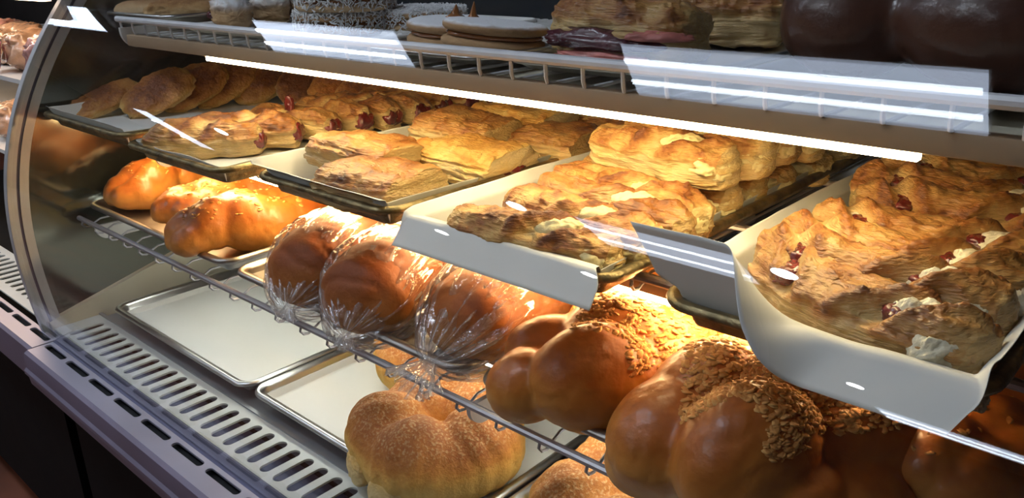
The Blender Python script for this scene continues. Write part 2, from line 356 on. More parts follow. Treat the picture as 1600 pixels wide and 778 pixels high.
MB().box(XL, XR, .5, YB, ZD-.03, ZD-.006).build('deck_floor', M['deck'], case)
MB().box(XL, XR, .424, .5, ZD-.05, ZD-.04).build('grille_dark_trough', M['bevel'], case)  # dark trough added below so the grille slots look dark inside
MB().box(XL, XR, .497, .503, ZD-.006, ZD+.004).build('deck_ledge', M['deck'], case)
sl = [stadium(-1.449+.0305*k-.012+.012, .457, .0085, .029) for k in range(56)]
MB().box(XL, XR, .418, .424, ZD-.05, ZD-.003).build('grille_support', M['deck'], case)
obj('air_grille', plate_with_slots('air_grille', [(XL+.005, .419), (XR, .419), (XR, .497), (XL+.005, .497)], sl, .003, ZD), M['grille'], case)
# front trim
TX = -1.447
MB().prism_x([(.418, ZD+.004), (.414, ZD+.006), (.398, ZD-.001), (.398, ZD-.03), (.418, ZD-.03)], TX, XR).build('glass_channel', M['bevel'], case)
sl = [stadium(TX+.045+.0905*k, .3865, .0385, .0055) for k in range(20)]
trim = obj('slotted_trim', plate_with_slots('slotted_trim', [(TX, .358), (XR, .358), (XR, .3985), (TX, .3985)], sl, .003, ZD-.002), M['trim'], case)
MB().box(TX+.002, XR, .368, .396, ZD-.03, ZD-.012).build('slot_dark_backing', M['black'], case)  # black box that paints the inside of the slots dark
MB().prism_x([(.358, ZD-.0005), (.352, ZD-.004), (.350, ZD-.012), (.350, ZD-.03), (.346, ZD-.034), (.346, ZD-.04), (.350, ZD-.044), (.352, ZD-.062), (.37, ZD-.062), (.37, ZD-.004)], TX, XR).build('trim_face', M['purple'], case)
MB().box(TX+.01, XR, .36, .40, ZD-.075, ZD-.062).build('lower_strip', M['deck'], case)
MB().box(TX+.012, XR, .40, YB, .1, ZD-.06).build('base_cabinet', M['blackm'], case)
MB().box(TX+.06, XR, .46, YB, 0, .1).build('kick_base', M['black'], case)
# rear of the case
for x0, x1, nm in ((-1.48, -.80, 'rear_door'), (-.77, -.1, 'rear_door'), (-.07, XR, 'rear_door')):
    MB().box(x0, x1, YB-.02, YB-.012, ZD, H0+.2).build(nm, M['smoke'], case)
for x in (-1.49, -.80, -.1): MB().box(x, x+.03, YB-.03, YB, ZD, H0+.22).build('rear_post', M['doorframe'], case)

# ------------------------------------------------------------------ wire shelves
def bracket(x, y0, zt, zb, y1, parent, hole=True):
    """white arm that carries a shelf, rounded at its front end"""
    mb = MB(); h = zt-zb; pts = []
    for k in range(9):
        a = R(180+90*k/8); pts.append((y0+h*.8+h*.8*math.cos(a), zb+h*.8+h*.8*math.sin(a)))
    pts = [(y0, zt)]+pts+[(y1, zb), (y1, zt)]
    a = [mb.bm.verts.new((x, y, z+H0)) for y, z in pts]; b = [mb.bm.verts.new((x+.006, y, z+H0)) for y, z in pts]
    mb.bm.faces.new(a); mb.bm.faces.new(b)
    for i in range(len(pts)): mb.bm.faces.new((a[i], a[(i+1) % len(a)], b[(i+1) % len(a)], b[i]))
    return mb.build('bracket', M['white'], parent, smooth=False)
def low_shelf(zr, yf, x0, x1, name, label, pitch, mat):
    s = empty(name, (0, 0, 0)); tag(s, label, 'shelf', 'wire shelves in the case')
    Z = H0+zr
    MB().tube([(x0, yf, Z), (x1, yf, Z)], .0042).build('front_rail', mat, s)
    for y in (.72, .93, 1.13): MB().tube([(x0, y, Z), (x1, y, Z)], .004).build('cross_rail', mat, s)
    n = int((x1-x0)/pitch)
    for k in range(n+1):
        x = x0+.01+pitch*k
        pts = [(x, yf+.001, Z-.003), (x, yf-.001, Z-.010), (x, yf+.003, Z-.015), (x, yf+.010, Z-.0165), (x, yf+.017, Z-.013), (x, yf+.03, Z-.0068), (x, 1.14, Z-.0065)]
        MB().tube(pts, .0017, 6).build('wire', mat, s)
    return s
mid = low_shelf(-.424, .489, -1.468, XR, 'wire_shelf', 'middle wire shelf with looped wires under the bagged loaves', .0545, M['grey'])
upp = low_shelf(-.267, .55, -1.468, XR, 'wire_shelf', 'wire shelf hidden under the paper-lined pastry pans', .0545, M['grey'])
bracket(-1.44, .50, -.436, -.462, 1.15, mid); bracket(-.53, .50, -.436, -.462, 1.15, mid)
bracket(-1.20, .52, -.278, -.30, 1.15, upp); bracket(.30, .52, -.278, -.30, 1.15, upp)
def led(parent, x0, x1, y, z, w, mat, hx0=None, hx1=None, hh=.016, hmat='beige', hw=.02):
    """lamp bar under a shelf's front edge with its glowing strip"""
    b = MB().box(hx0 if hx0 is not None else x0, hx1 if hx1 is not None else x1, y-hw/2, y+hw/2, H0+z, H0+z+hh, .0015).build('lamp_housing', M[hmat], parent)
    MB().box(x0, x1, y-w/2, y+w/2, H0+z-.006, H0+z).build('light_strip', mat, parent)
top = empty('wire_shelf', (0, 0, 0)); tag(top, 'top white wire shelf with a glowing lamp bar along its front', 'shelf', 'wire shelves in the case')
MB().tube([(-1.32, .553, H0-.091), (XR, .541, H0-.091)], .0048).build('front_rail', M['wire'], top)
for y in (.75, .95): MB().tube([(-1.32, y, H0-.117), (XR, y, H0-.117)], .004).build('cross_rail', M['wire'], top)
x = -1.312
while x < XR-.01:
    yf = .553-.012*(x+1.32)/1.77
    MB().tube([(x, yf, H0-.094), (x, yf+.001, H0-.107), (x, yf+.003, H0-.1115), (x, yf+.008, H0-.113), (x, .95, H0-.113)], .0019, 6).build('wire', M['wire'], top); x += .0405
bracket(-1.31, .548, -.103, -.134, 1.15, top)
led(top, -1.06, -.155, .556, -.129, .009, M['led'], -1.29, XR, .0165, hw=.014)
MB().box(-1.29, XR, .563, .96, H0-.1235, H0-.1215).build('lamp_canopy', M['cream'], top)
led(upp, -1.40, -.17, .59, -.296, .016, M['led_mid'], hh=.012)
led(mid, -1.40, .1, .62, -.46, .012, M['led_low'], hh=.012)
# slatted white tray liner at the back of the top shelf
# ------------------------------------------------------------------ pans and papers
def rrect(x0, x1, y0, y1, r, n=8):
    pts = []
    for cx, cy, a0 in ((x1-r, y1-r, 0), (x0+r, y1-r, 90), (x0+r, y0+r, 180), (x1-r, y0+r, 270)):
        for k in range(n+1):
            a = R(a0+90*k/n); pts.append((cx+r*math.cos(a), cy+r*math.sin(a)))
    return pts
def pan(x0, x1, y0, y1, zb, h, mat, label, name='sheet_pan', cat='sheet pan', group='sheet pans in the case', rim=.005):
    """shallow pan with sloping walls and a rolled rim; x0..y1 is the outside of the rim"""
    cx, cy = (x0+x1)/2, (y0+y1)/2; hx, hy = (x1-x0)/2, (y1-y0)/2
    prof = [(.030+rim, .0012), (.012+rim*2, .0012), (.0105+rim*2, .003), (.004+rim*2, h-.004), (.003+rim*2, h-.001), (rim*1.6, h+.0012), (rim, h+.0018), (rim*.3, h+.0005), (0, h-rim*.5), (rim*.3, h-rim*1.1), (rim, h-rim*1.3), (rim*1.7, h-rim*.9), (.0045+rim*2, h-.006), (.012+rim*2, .0004), (.013+rim*2, 0)]
    loops = []
    for ins, z in prof:
        r = max(.03-ins, .006)
        loops.append([(x, y, z) for x, y in rrect(-hx+ins, hx-ins, -hy+ins, hy-ins, r)])
    n = len(loops[0]); V = [p for l in loops for p in l]; Fc = gridfaces(len(loops), n, False, True)
    Fc.append(tuple(range(n-1, -1, -1))); Fc.append(tuple(range((len(loops)-1)*n, len(loops)*n)))
    me = mesh(name, V, Fc)
    o = obj(name, me, mat, loc=(cx, cy, H0+zb)); return tag(o, label, cat, group)
def paper(x0, x1, y0, y1, zb, h, label, L=(.0, 80), Rt=(.0, 80), Fr=(.0, 30), seed=0, group='parchment sheets lining the pans', crumple=.002, nx=70, ny=90, frf=None, shear=0):
    """sheet lying in a pan (rim outside x0..y1): flat, up the walls, then past the rim by (length, angle)"""
    ins = .0235
    def fold(s, wall, ext, ang):           # s: distance past the flat edge -> (outward, up); the sheet clears the rim before it turns
        wall = wall+.0035; w = math.hypot(.0095, wall)
        if s <= 0: return 0, 0
        if s <= w: return .0095*s/w, wall*s/w
        e = s-w; f = sm(np.array(e), .008, .02); g = max(ang, 14) if ang < 45 else ang
        c1 = min(e, .014); c2 = max(0, e-.014)
        return .0095+c1*math.cos(R(g))+c2*math.cos(R(ang)), wall+c1*math.sin(R(g))+c2*math.sin(R(ang))
    W = math.hypot(.0095, h+.0035)
    bx0, bx1, by0, by1 = x0+ins, x1-ins, y0+ins, y1-ins
    def samples(lo, hi, el, er, n):
        left = lo-np.linspace(0, W+el, 22)[1:][::-1]; rt = hi+np.linspace(0, W+er, 18)[1:]
        return np.concatenate([left, np.linspace(lo, hi, n), rt])
    xs = samples(bx0, bx1, L[0], Rt[0], nx); ys = samples(by0, by1, Fr[0], 0, ny)
    V = np.zeros((len(xs), len(ys), 3))
    for i, x in enumerate(xs):
        if x < bx0: ox, zx = fold(bx0-x, h, L[0], L[1]); X = bx0-ox; flat = max(x, bx0-.02)
        elif x > bx1: ox, zx = fold(x-bx1, h, Rt[0], Rt[1]); X = bx1+ox; flat = min(x, bx1+.03)
        else: X = flat = x; zx = 0
        ang = frf((flat-x0)/(x1-x0)) if frf else Fr[1]
        for j, y in enumerate(ys):
            if y < by0:
                oy, zy = fold(by0-y, h, Fr[0], ang); e = max(0, by0-y-W); f = float(sm(np.array(e), .0, .03)) if zx else 0
                V[i, j] = (X*(1-f)+flat*f+shear*e, by0-oy, max(zx, zy)*(1-f)+zy*f)
            else:
                oy, zy = fold(y-by1, h, 0, 0) if y > by1 else (0, 0)
                V[i, j] = (X, y if y <= by1 else by1+oy, max(zx, zy))
    P = V.reshape(-1, 3); nz = fbm(P*np.array([14, 14, 14])+seed*9.1, seed, 3)
    up = np.clip(P[:, 2]/h, 0, 1)
    P[:, 2] += .0028+crumple*nz*up*1.5; P[:, 0] += crumple*2*up*fbm(P*9+3.3, seed+5, 3); P[:, 1] += crumple*1.2*up*fbm(P*9+7.3, seed+6, 3)
    me = mesh('parchment_paper', P, gridfaces(len(xs), len(ys)))
    o = obj('parchment_paper', me, M['paper'], loc=(0, 0, H0+zb)); sd = o.modifiers.new('s', 'SOLIDIFY'); sd.thickness = .0004; sd.offset = 1
    return tag(o, label, 'paper', group)

ZB = dict(deck=-.6185, mid=-.4195, up=-.2622, top=-.1108)
PH = .0225
pan(-1.462, -1.006, .505, 1.165, ZB['deck'], PH, M['alu'], 'bare aluminium pan with only white paper in it, on the bottom deck')
paper(-1.462, -1.006, .505, 1.165, ZB['deck'], PH, 'white paper lying flat in the empty bottom pan', L=(-.018, 80), Rt=(-.018, 80), Fr=(-.018, 80), seed=1, crumple=.0004)
pan(-1.001, -.548, .508, 1.165, ZB['deck'], PH, M['alu'], 'aluminium pan holding the sugared ring bread on the bottom deck')
paper(-1.001, -.548, .508, 1.165, ZB['deck'], PH, 'white paper under the sugared ring bread', L=(-.016, 80), Rt=(-.016, 80), Fr=(-.018, 80), seed=2, crumple=.0004)
pan(-.543, -.09, .512, 1.165, ZB['deck'], PH, M['alu'], 'aluminium pan on the bottom deck cut off by the lower picture edge')
paper(-.543, -.09, .512, 1.165, ZB['deck'], PH, 'white paper in the bottom pan at the lower picture edge', L=(-.016, 80), Rt=(-.016, 80), Fr=(-.018, 80), seed=3, crumple=.0004)
pan(-1.456, -.998, .498, 1.15, ZB['mid'], PH, M['alu_dull'], 'dull metal pan under the twisted orange loaves at the left')
pan(-.973, -.531, .494, 1.15, ZB['mid'], PH, M['alu_dull'], 'metal pan under the three bagged loaves')
paper(-.973, -.531, .494, 1.15, ZB['mid'], PH, 'pale paper under the three bagged loaves', L=(-.016, 80), Rt=(-.016, 80), Fr=(-.018, 80), seed=4, crumple=.0005)
pan(-.516, -.05, .494, 1.15, ZB['mid'], PH, M['alu_dull'], 'metal pan under the big braided breads')
paper(-.516, -.05, .494, 1.15, ZB['mid'], PH, 'pale paper under the big braided breads', L=(-.016, 80), Rt=(-.016, 80), Fr=(-.018, 80), seed=5, crumple=.0005)
UPG = 'dark baked-on pans on the second shelf'
pan(-1.492, -1.185, .468, 1.1, ZB['up'], PH, M['burnt'], 'dark pan of sugared oval pastries at the far left', group=UPG)
paper(-1.492, -1.185, .468, 1.1, ZB['up'], PH, 'parchment under the sugared oval pastries', L=(.0, 70), Rt=(-.004, 80), Fr=(.004, 35), seed=6)
pan(-1.143, -.884, .452, 1.1, ZB['up'], PH, M['burnt'], 'dark pan holding the row of cherry-ended pastries', group=UPG)
paper(-1.143, -.884, .452, 1.1, ZB['up'], PH, 'crumpled parchment under the row of cherry-ended pastries', L=(-.005, 70), Rt=(-.006, 80), Fr=(-.006, 35), seed=7)
pan(-.850, -.603, .474, 1.1, ZB['up'], PH, M['burnt'], 'dark pan of flat flaky squares with a golden stained right rim', group=UPG)
paper(-.850, -.603, .474, 1.1, ZB['up'], PH, 'parchment under the flat flaky squares, its front left corner poking out', L=(.012, 62), Rt=(-.003, 80), Fr=(.014, 22), seed=8)
pan(-.565, -.335, .466, 1.1, ZB['up'], PH, M['burnt'], 'dark pan of pale cheese rolls in the middle of the second shelf', group=UPG)
paper(-.565, -.335, .466, 1.1, ZB['up'], PH, 'parchment under the pale cheese rolls, drooping over the pan front', L=(.016, 32), Rt=(-.004, 80), Fr=(.046, -50), seed=9)
pan(-.296, -.072, .466, 1.1, ZB['up'], PH, M['burnt'], 'dark speckled pan of cherry cheese pastries at the right', group=UPG)
paper(-.296, -.072, .466, 1.1, ZB['up'], PH, 'parchment under the cherry cheese pastries, hanging down at its front right corner', L=(.015, 30), Rt=(.016, 55), Fr=(.050, 0), seed=10, shear=-.45,
      frf=lambda s: 74-122*float(sm(np.array(s), .34, .66)))
TG = 'shallow trays on the top shelf'; TH = .010
pan(-1.475, -1.25, .592, .95, ZB['top'], PH, M['alu'], 'small metal tray under the pale biscuits at the left end of the top shelf', 'tray', 'tray', TG, .003)
pan(-1.235, -.80, .60, .95, ZB['top'], TH, M['white'], 'white shallow tray under the powdered pastries and coconut sandwiches', 'tray', 'tray', TG, .003)
pan(-.765, -.565, .575, .70, ZB['top'], TH, M['alu'], 'shallow metal tray under the cookies with caramel peaks', 'tray', 'tray', TG, .003)
pan(-.553, -.345, .585, .86, ZB['top'], TH, M['alu'], 'shallow metal tray under the berry pastry', 'tray', 'tray', TG, .003)
pan(-.325, -.02, .62, .95, ZB['top'], TH, M['alu'], 'shallow metal tray under the dark chocolate-brown bread', 'tray', 'tray', TG, .003)

mb = MB(); n = 26; x0, x1 = -.93, -.50; prof = []
for k in range(n):
    xa = x0+(x1-x0)*k/n; w = (x1-x0)/n; prof += [(xa, .004), (xa+w*.25, .0075), (xa+w*.6, .0075), (xa+w*.85, .004)]
prof += [(x1, .004), (x1, 0), (x0, 0)]
a = [mb.bm.verts.new((x, .72, z)) for x, z in prof]; b = [mb.bm.verts.new((x, .98, z)) for x, z in prof]
for i in range(len(prof)): mb.bm.faces.new((a[i], a[(i+1) % len(a)], b[(i+1) % len(b)], b[i]))
mb.bm.faces.new(a); mb.bm.faces.new(b)
rb = mb.build('ribbed_mat', M['white'], None, smooth=False); rb.location = (0, 0, H0+ZB['top']); tag(rb, 'white ribbed mat lying at the back of the top shelf behind the cookies', 'mat')
# ------------------------------------------------------------------ pastry shapes
def lump(a, b, c, seed, amp=.1, nfreq=2.2, pw=2.4, flat=.35, nu=40, nv=26, fine=.0):
    """lumpy rounded body, half sizes a, b, height c, bottom at z=0"""
    th = np.linspace(-math.pi/2, math.pi/2, nv)[:, None]; ph = np.linspace(0, 2*math.pi, nu, endpoint=False)[None, :]
    e = 2/pw; cs = lambda x: np.sign(np.cos(x))*np.abs(np.cos(x))**e; sn = lambda x: np.sign(np.sin(x))*np.abs(np.sin(x))**e
    X = cs(th)*cs(ph); Y = cs(th)*sn(ph); Z = np.repeat(sn(th), nu, 1)
    P = np.stack([X, Y, Z], -1); N = P/np.maximum(np.linalg.norm(P, axis=-1, keepdims=True), 1e-6)
    d = 1+amp*fbm(P*nfreq+seed*5.7, seed, 4); P = P*d[..., None]
    Q = np.stack([P[..., 0]*a, P[..., 1]*b, np.where(P[..., 2] > 0, P[..., 2]*c*(1-flat), P[..., 2]*c*flat)+c*flat], -1)
    if fine: Q += N*fine*fbm(Q*140+seed, seed+3, 3)[..., None]
    Q[..., 2] = np.maximum(Q[..., 2], 0)
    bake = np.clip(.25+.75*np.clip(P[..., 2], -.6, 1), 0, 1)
    return Q.reshape(-1, 3), gridfaces(nv, nu, False, True)+[tuple(range(nu))]+[tuple(range((nv-1)*nu, nv*nu))], bake.ravel()
def lump_mesh(name, *a, dust=None, **k):
    V, Fc, b = lump(*a, **k); at_ = dict(bake=b); z = V[:, 2]/V[:, 2].max(); at_['dust'] = sm(z, .35, .7) if dust is None else np.full(len(V), dust)
    return mesh(name, V, Fc, attrs=at_)
def multi(name, items, attr=True):
    """one mesh of several lumps: (V,F,b) each"""
    Vs, Fs, bs, o = [], [], [], 0
    for V, Fc, b in items:
        Vs.append(V); Fs += [tuple(i+o for i in f) for f in Fc]; bs.append(b); o += len(V)
    return mesh(name, np.concatenate(Vs), Fs, attrs=dict(bake=np.concatenate(bs)))
def xf(item, loc, rz=0, rx=0, ry=0, s=1):
    V, Fc, b = item; Mx = np.array(Euler((rx, ry, rz)).to_matrix()); return (V*s) @ Mx.T+np.array(loc), Fc, b
def strudel(name, L, W, Ht, seed, gash=None, taper=.22, layer=.0016, rough=.0045, bend=0, n1=120, nv=112, topbake=.62, sidebake=.08, puffy=.2, cap=.0, pw=2.6, lip=.0028):
    """puffed strip of layered dough: long axis X, bottom at z=0; gash=[(u, width, depth, slant)]"""
    u = np.linspace(-1, 1, n1)[:, None]; v = np.linspace(0, 2*math.pi, nv, endpoint=False)[None, :]
    c, s = np.cos(v)+0*u, np.sin(v)+0*u; e = 2/pw
    Yc = np.sign(c)*np.abs(c)**e; Zc = np.where(s > 0, np.abs(s)**(2/2.3), -np.abs(s)**(2/4.5))
    uu = u+0*v; tp = 1-taper*np.abs(uu)**5
    hgt = 1+puffy*fbm(np.stack([uu*1.8+seed*3.3, Yc*.9, 0*uu], -1), seed, 3)*2
    wid = 1+.5*puffy*fbm(np.stack([uu*2.2+seed*1.3, 0*Yc+5, 0*uu], -1), seed+1, 3)*2
    X = uu*L/2*(1+.06*fbm(np.stack([Yc*1.5, Zc*1.5, uu*0+seed], -1), seed+9, 2)); Y = Yc*W/2*tp*wid+bend*uu*uu; Z = np.where(s > 0, Zc*Ht*.62*tp*hgt, Zc*Ht*.38)+Ht*.38
    P = np.stack([X, Y, Z], -1)
    side = sm(np.abs(c), .55, .9)*(1-sm(s, .6, .95)); up = sm(s, .0, .6)
    N = np.stack([0*c, c, s], -1)
    d = rough*fbm(P*45+seed*7.7, seed+2, 4)
    r1 = 1-np.abs(fbm(P*np.array([22, 55, 40])+seed*2.3, seed+4, 4))*3.2; r2 = 1-np.abs(fbm(P*np.array([70, 90, 90])+seed*5.3, seed+14, 3))*3
    d = d+up*(rough*.55*np.clip(r1, 0, 1)**2+rough*.28*np.clip(r2, 0, 1)**2)                 # blisters and ridges of the crust
    ln = fbm(np.stack([X*18, Y*14, (Z+.004*fbm(P*18, seed, 2))*420], -1), seed+6, 2)
    d = d+layer*side*np.tanh(ln*6)*1.1
    lipm = np.exp(-((s-.42-.22*fbm(np.stack([uu*5, np.sign(c), 0*uu+seed], -1), seed+21, 3))/.13)**2); d = d+lip*lipm*(.4+np.clip(fbm(np.stack([uu*9, np.sign(c)*3, 0*uu+seed], -1), seed+22, 3)+.4, 0, 1.2))
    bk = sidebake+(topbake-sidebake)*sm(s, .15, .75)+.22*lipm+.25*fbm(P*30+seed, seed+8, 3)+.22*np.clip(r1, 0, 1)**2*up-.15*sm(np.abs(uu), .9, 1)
    if gash:
        for g0, gw, gd, gs in gash:
            x = (uu-g0-gs*Yc)/gw; gg = np.exp(-x*x)*sm(s, .1, .7)*np.exp(-(Yc*.9)**4); rr = np.exp(-((np.abs(x)-1.7)/.6)**2)*sm(s, .1, .7); d = d-gd*gg+.4*gd*rr; bk = bk-.5*gg+.25*rr
    P = P+N*d[..., None]
    V = [P.reshape(-1, 3)]; B = [bk.ravel()]; Fc = gridfaces(n1, nv, False, True); off = n1*nv
    for end in (0, n1-1):
        ring = P[end]; cen = ring.mean(0); sg = -1 if end == 0 else 1; prev = end*nv
        for k, f in enumerate((.96, .9, .8, .68, .54, .4, .24, .1)):
            r2 = cen+(ring-cen)*f; lay = fbm(np.stack([r2[:, 0]*0, r2[:, 1]*22, r2[:, 2]*380], -1)+seed*2.1+sg, seed+11, 2)
            r2 = r2.copy(); r2[:, 0] = cen[0]+(ring[:, 0]-cen[0])*f+sg*((.004+L*.012)*(1-f*f)*(1 if cap == 0 else cap)+.0055*lay*(1-f**6))
            V.append(r2); B.append(np.full(nv, sidebake-.02)+.35*lay)
            Fc += [(prev+i, prev+(i+1) % nv, off+(i+1) % nv, off+i) for i in range(nv)]; prev = off; off += nv
        Fc.append(tuple(range(prev, prev+nv)))
    V = np.concatenate(V); V[:, 2] = np.maximum(V[:, 2], 0)
    return mesh(name, V, Fc, attrs=dict(bake=np.concatenate(B), dust=sm(V[:, 2]/Ht, .45, .8)))
def union(name, blobs, voxel=.004, smooth=5, amp=.0015, freq=40, seed=0, crease_glint=True, bk=(.0, .62), folds=0, ffreq=(20, 20, 20), zb=.0):
    """rounded lobes grown together into one dough body; blobs = (centre, radii, euler deg)"""
    bm = bmesh.new()
    for cpos, rad, rot in blobs:
        r = bmesh.ops.create_icosphere(bm, subdivisions=4, radius=1); Mx = Matrix.Translation(cpos) @ Euler([R(a) for a in rot]).to_matrix().to_4x4() @ Matrix.Diagonal((*rad, 1))
        bmesh.ops.transform(bm, matrix=Mx, verts=r['verts'])
    me = bpy.data.meshes.new('tmp'); bm.to_mesh(me); bm.free(); o = bpy.data.objects.new('tmp', me); COL.objects.link(o)
    md = o.modifiers.new('r', 'REMESH'); md.mode = 'VOXEL'; md.voxel_size = voxel
    md = o.modifiers.new('s', 'SMOOTH'); md.iterations = smooth; md.factor = .5
    m2 = evaluated(o); bpy.data.objects.remove(o)
    n = len(m2.vertices); V = np.zeros(n*3, np.float32); m2.vertices.foreach_get('co', V); V = V.reshape(-1, 3).astype(float)
    N = np.zeros(n*3, np.float32); m2.vertices.foreach_get('normal', N) if hasattr(m2.vertices[0], 'normal') else None; N = N.reshape(-1, 3)
    V = V+N*(amp*fbm(V*freq+seed*3.1, seed, 4))[:, None]
    if folds: V = V+N*(-folds*(1-np.abs(fbm(V*np.array(ffreq)+seed, seed+3, 2))*2.6).clip(0, 1)**3)[:, None]
    V[:, 2] = np.maximum(V[:, 2]-zb, 0)
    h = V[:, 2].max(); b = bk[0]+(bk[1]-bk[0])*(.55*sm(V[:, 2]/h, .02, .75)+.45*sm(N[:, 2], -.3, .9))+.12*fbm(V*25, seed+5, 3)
    m2.vertices.foreach_set('co', V.astype(np.float32).ravel())
    a = m2.attributes.new('bake', 'FLOAT', 'POINT'); a.data.foreach_set('value', b.astype(np.float32)); a = m2.attributes.new('dust', 'FLOAT', 'POINT'); a.data.foreach_set('value', (sm(V[:, 2]/h, .5, .85)*sm(N[:, 2], .2, .8)).astype(np.float32))
    m2.polygons.foreach_set('use_smooth', [True]*len(m2.polygons)); m2.materials.clear(); m2.name = name; m2.update(); return m2
def crumbs(name, host, n, seed, size=(.004, .009), region=None, zmin=.6):
    """lumpy crumb topping sitting on the upper side of a bread, one mesh"""
    rnd = random.Random(seed); h = max(v.co.z for v in host.vertices); pool = [v for v in host.vertices if v.co.z > h*zmin and v.normal.z > .25 and (region is None or region(v.co))]
    items = []
    for k in range(n):
        v = rnd.choice(pool); s = rnd.uniform(*size); it = lump(s, s*rnd.uniform(.6, 1), s*.6, seed+k % 9, amp=.5, nu=10, nv=7)
        items.append(xf(it, v.co-v.normal*s*.5, rnd.uniform(0, 6), rnd.uniform(-.5, .5), rnd.uniform(-.5, .5)))
    return multi(name, items)
def lumps_at(name, spots, seed, amp=.3, nu=44, nv=30):
    out = []
    for i, (loc, a, b, c, rz) in enumerate(spots):
        V, Fc, bk = xf(lump(a, b, c, seed+i, amp=amp, nu=nu, nv=nv, nfreq=2.6, fine=.0022), loc, R(rz)); out.append(mesh(name, V, Fc, attrs=dict(bake=bk)))
    return out

def thing(name, label, cat, group, loc, rot, parts, s=1):
    """an Empty with its parts: (part name, mesh, material, label or None)"""
    t = empty(name, loc, rot); tag(t, label, cat, group); t.scale = (s, s, s)
    for pn, me, mt, lb in parts:
        for m1 in (me if isinstance(me, list) else [me]):
            o = obj(pn, m1, M[mt], t)
            if lb: o['label'] = lb
            if pn in ('crumb_topping', 'streusel_topping', 'coconut_shreds'): o['kind'] = 'stuff'
    return t
def solo(name, label, cat, group, me, mt, loc, rot, s=1):
    o = obj(name, me, M[mt], None, loc, rot); o.scale = (s, s, s); return tag(o, label, cat, group)
# ------------------------------------------------------------------ the neighbouring case at the far left
nb = empty('display_case', (0, 0, 0)); tag(nb, 'second display case beyond the end glass, with wrapped goods, cut off at the left edge', 'display case')
NX, DY = -3.0, .009
sl = [stadium(TX-.05-.0905*k, .3865+DY, .0385, .0055) for k in range(17)]
obj('slotted_trim', plate_with_slots('slotted_trim', [(NX, .358+DY), (TX-.004, .358+DY), (TX-.004, .3985+DY), (NX, .3985+DY)], sl, .003, ZD-.002), M['trim'], nb)
MB().box(NX, TX-.006, .368+DY, .396+DY, ZD-.03, ZD-.012).build('slot_dark_backing', M['black'], nb)  # same black fill, darkens the neighbour's slots
MB().prism_x([(.358+DY, ZD-.0005), (.352+DY, ZD-.004), (.350+DY, ZD-.03), (.350+DY, ZD-.062), (.37+DY, ZD-.062), (.37+DY, ZD-.004)], NX, TX-.004).build('trim_face', M['purple'], nb)
MB().box(NX, XL-.02, .40+DY, YB, .1, ZD-.03).build('base_cabinet', M['blackm'], nb)
sl = [stadium(-1.56-.0305*k, .457+DY, .0075, .029) for k in range(44)]
obj('air_grille', plate_with_slots('air_grille', [(NX, .419), (XL-.025, .419), (XL-.025, .51), (NX, .51)], sl, .003, ZD), M['grille'], nb)
for z in (-.36, -.205, -.05):
    MB().box(NX, XL-.03, .50, YB, H0+z-.008, H0+z).build('shelf', M['white'], nb)
    MB().box(NX, XL-.05, .53, .545, H0+z-.02, H0+z-.009).build('light_strip', M['led_side'], nb)
MB().box(NX, XL-.02, YB-.02, YB, ZD, H0+.1).build('rear_panel', M['wall'], nb)
WR = [lump_mesh('wrapped_goods', .07, .055, .075, 200+i, amp=.35, pw=3.5, nu=60, nv=40, fine=.004) for i in range(3)]
G = 'film-wrapped goods in the case at the far left'
wr = [(-1.62, .56, -.36, 0, 'wrap_tan', 'film-wrapped tan goods low beside the end frame'), (-1.78, .58, -.36, 1, 'wrap_pink', 'film-wrapped pinkish goods low at the left picture edge'), (-1.95, .60, -.36, 2, 'wrap_tan', 'film-wrapped goods deepest on the lower shelf of the far case'),
      (-1.62, .58, -.205, 1, 'wrap_pink', 'shiny pink-tan wrapped goods right behind the arched end frame'), (-1.78, .60, -.205, 2, 'wrap_tan', 'shiny wrapped goods at mid height by the left picture edge'), (-1.95, .6, -.205, 0, 'wrap_pink', 'pink wrapped goods deeper along the upper shelf of the far case'), (-2.12, .62, -.205, 1, 'wrap_tan', 'tan wrapped goods deepest along the upper shelf of the far case'),
      (-1.75, .66, -.05, 0, 'wrap_dark', 'dark wrapped goods at the upper left corner'), (-1.95, .66, -.05, 1, 'wrap_dark', 'dark wrapped goods left of those in the upper left corner')]
for x, y, z, k, mt, lb in wr:
    solo('wrapped_goods', lb, 'package', G, WR[k], mt, (x, y, H0+z), (0, 0, k*.7))
pk = MB().box(-.03, .03, -.0008, .0008, 0, .05).build('price_card', M['pinkcard']); pk.location = (-1.80, .515, H0-.20); pk.rotation_euler = (R(-12), 0, R(-20))
tag(pk, 'pink card standing before the wrapped goods at the left picture edge', 'card')
#PASTRIES
def spot(u, v, zb, h):
    """base point of a thing whose middle shows at picture point u,v and which stands at height zb"""
    p = at(u, v, zb+h/2); p.z = H0+zb; return p
def axis(u1, v1, u2, v2, zb, h):
    """base point, turn about z and length of a long thing between two picture points"""
    a, b = at(u1, v1, zb+h/2), at(u2, v2, zb+h/2); d = b-a; c = (a+b)/2; c.z = H0+zb
    return c, math.atan2(d.y, d.x), d.length
def front(u1, v1, u2, v2, zb, h, L):
    """like axis, but the first point is the thing's front tip and L its real length"""
    a, b = at(u1, v1, zb+h/2), at(u2, v2, zb+h/2); d = (b-a).normalized(); c = a+d*L/2; c.z = H0+zb
    return c, math.atan2(d.y, d.x)
def facing(n, l):
    n = Vector(n).normalized(); l = Vector(l); l = (l-n*l.dot(n)).normalized(); return Matrix((l, n.cross(l), n)).transposed().to_euler()
ZU = ZB['up']+.0045; ZM = ZB['mid']+.0045; ZK = ZB['deck']+.0045; ZT = ZB['top']+.0035

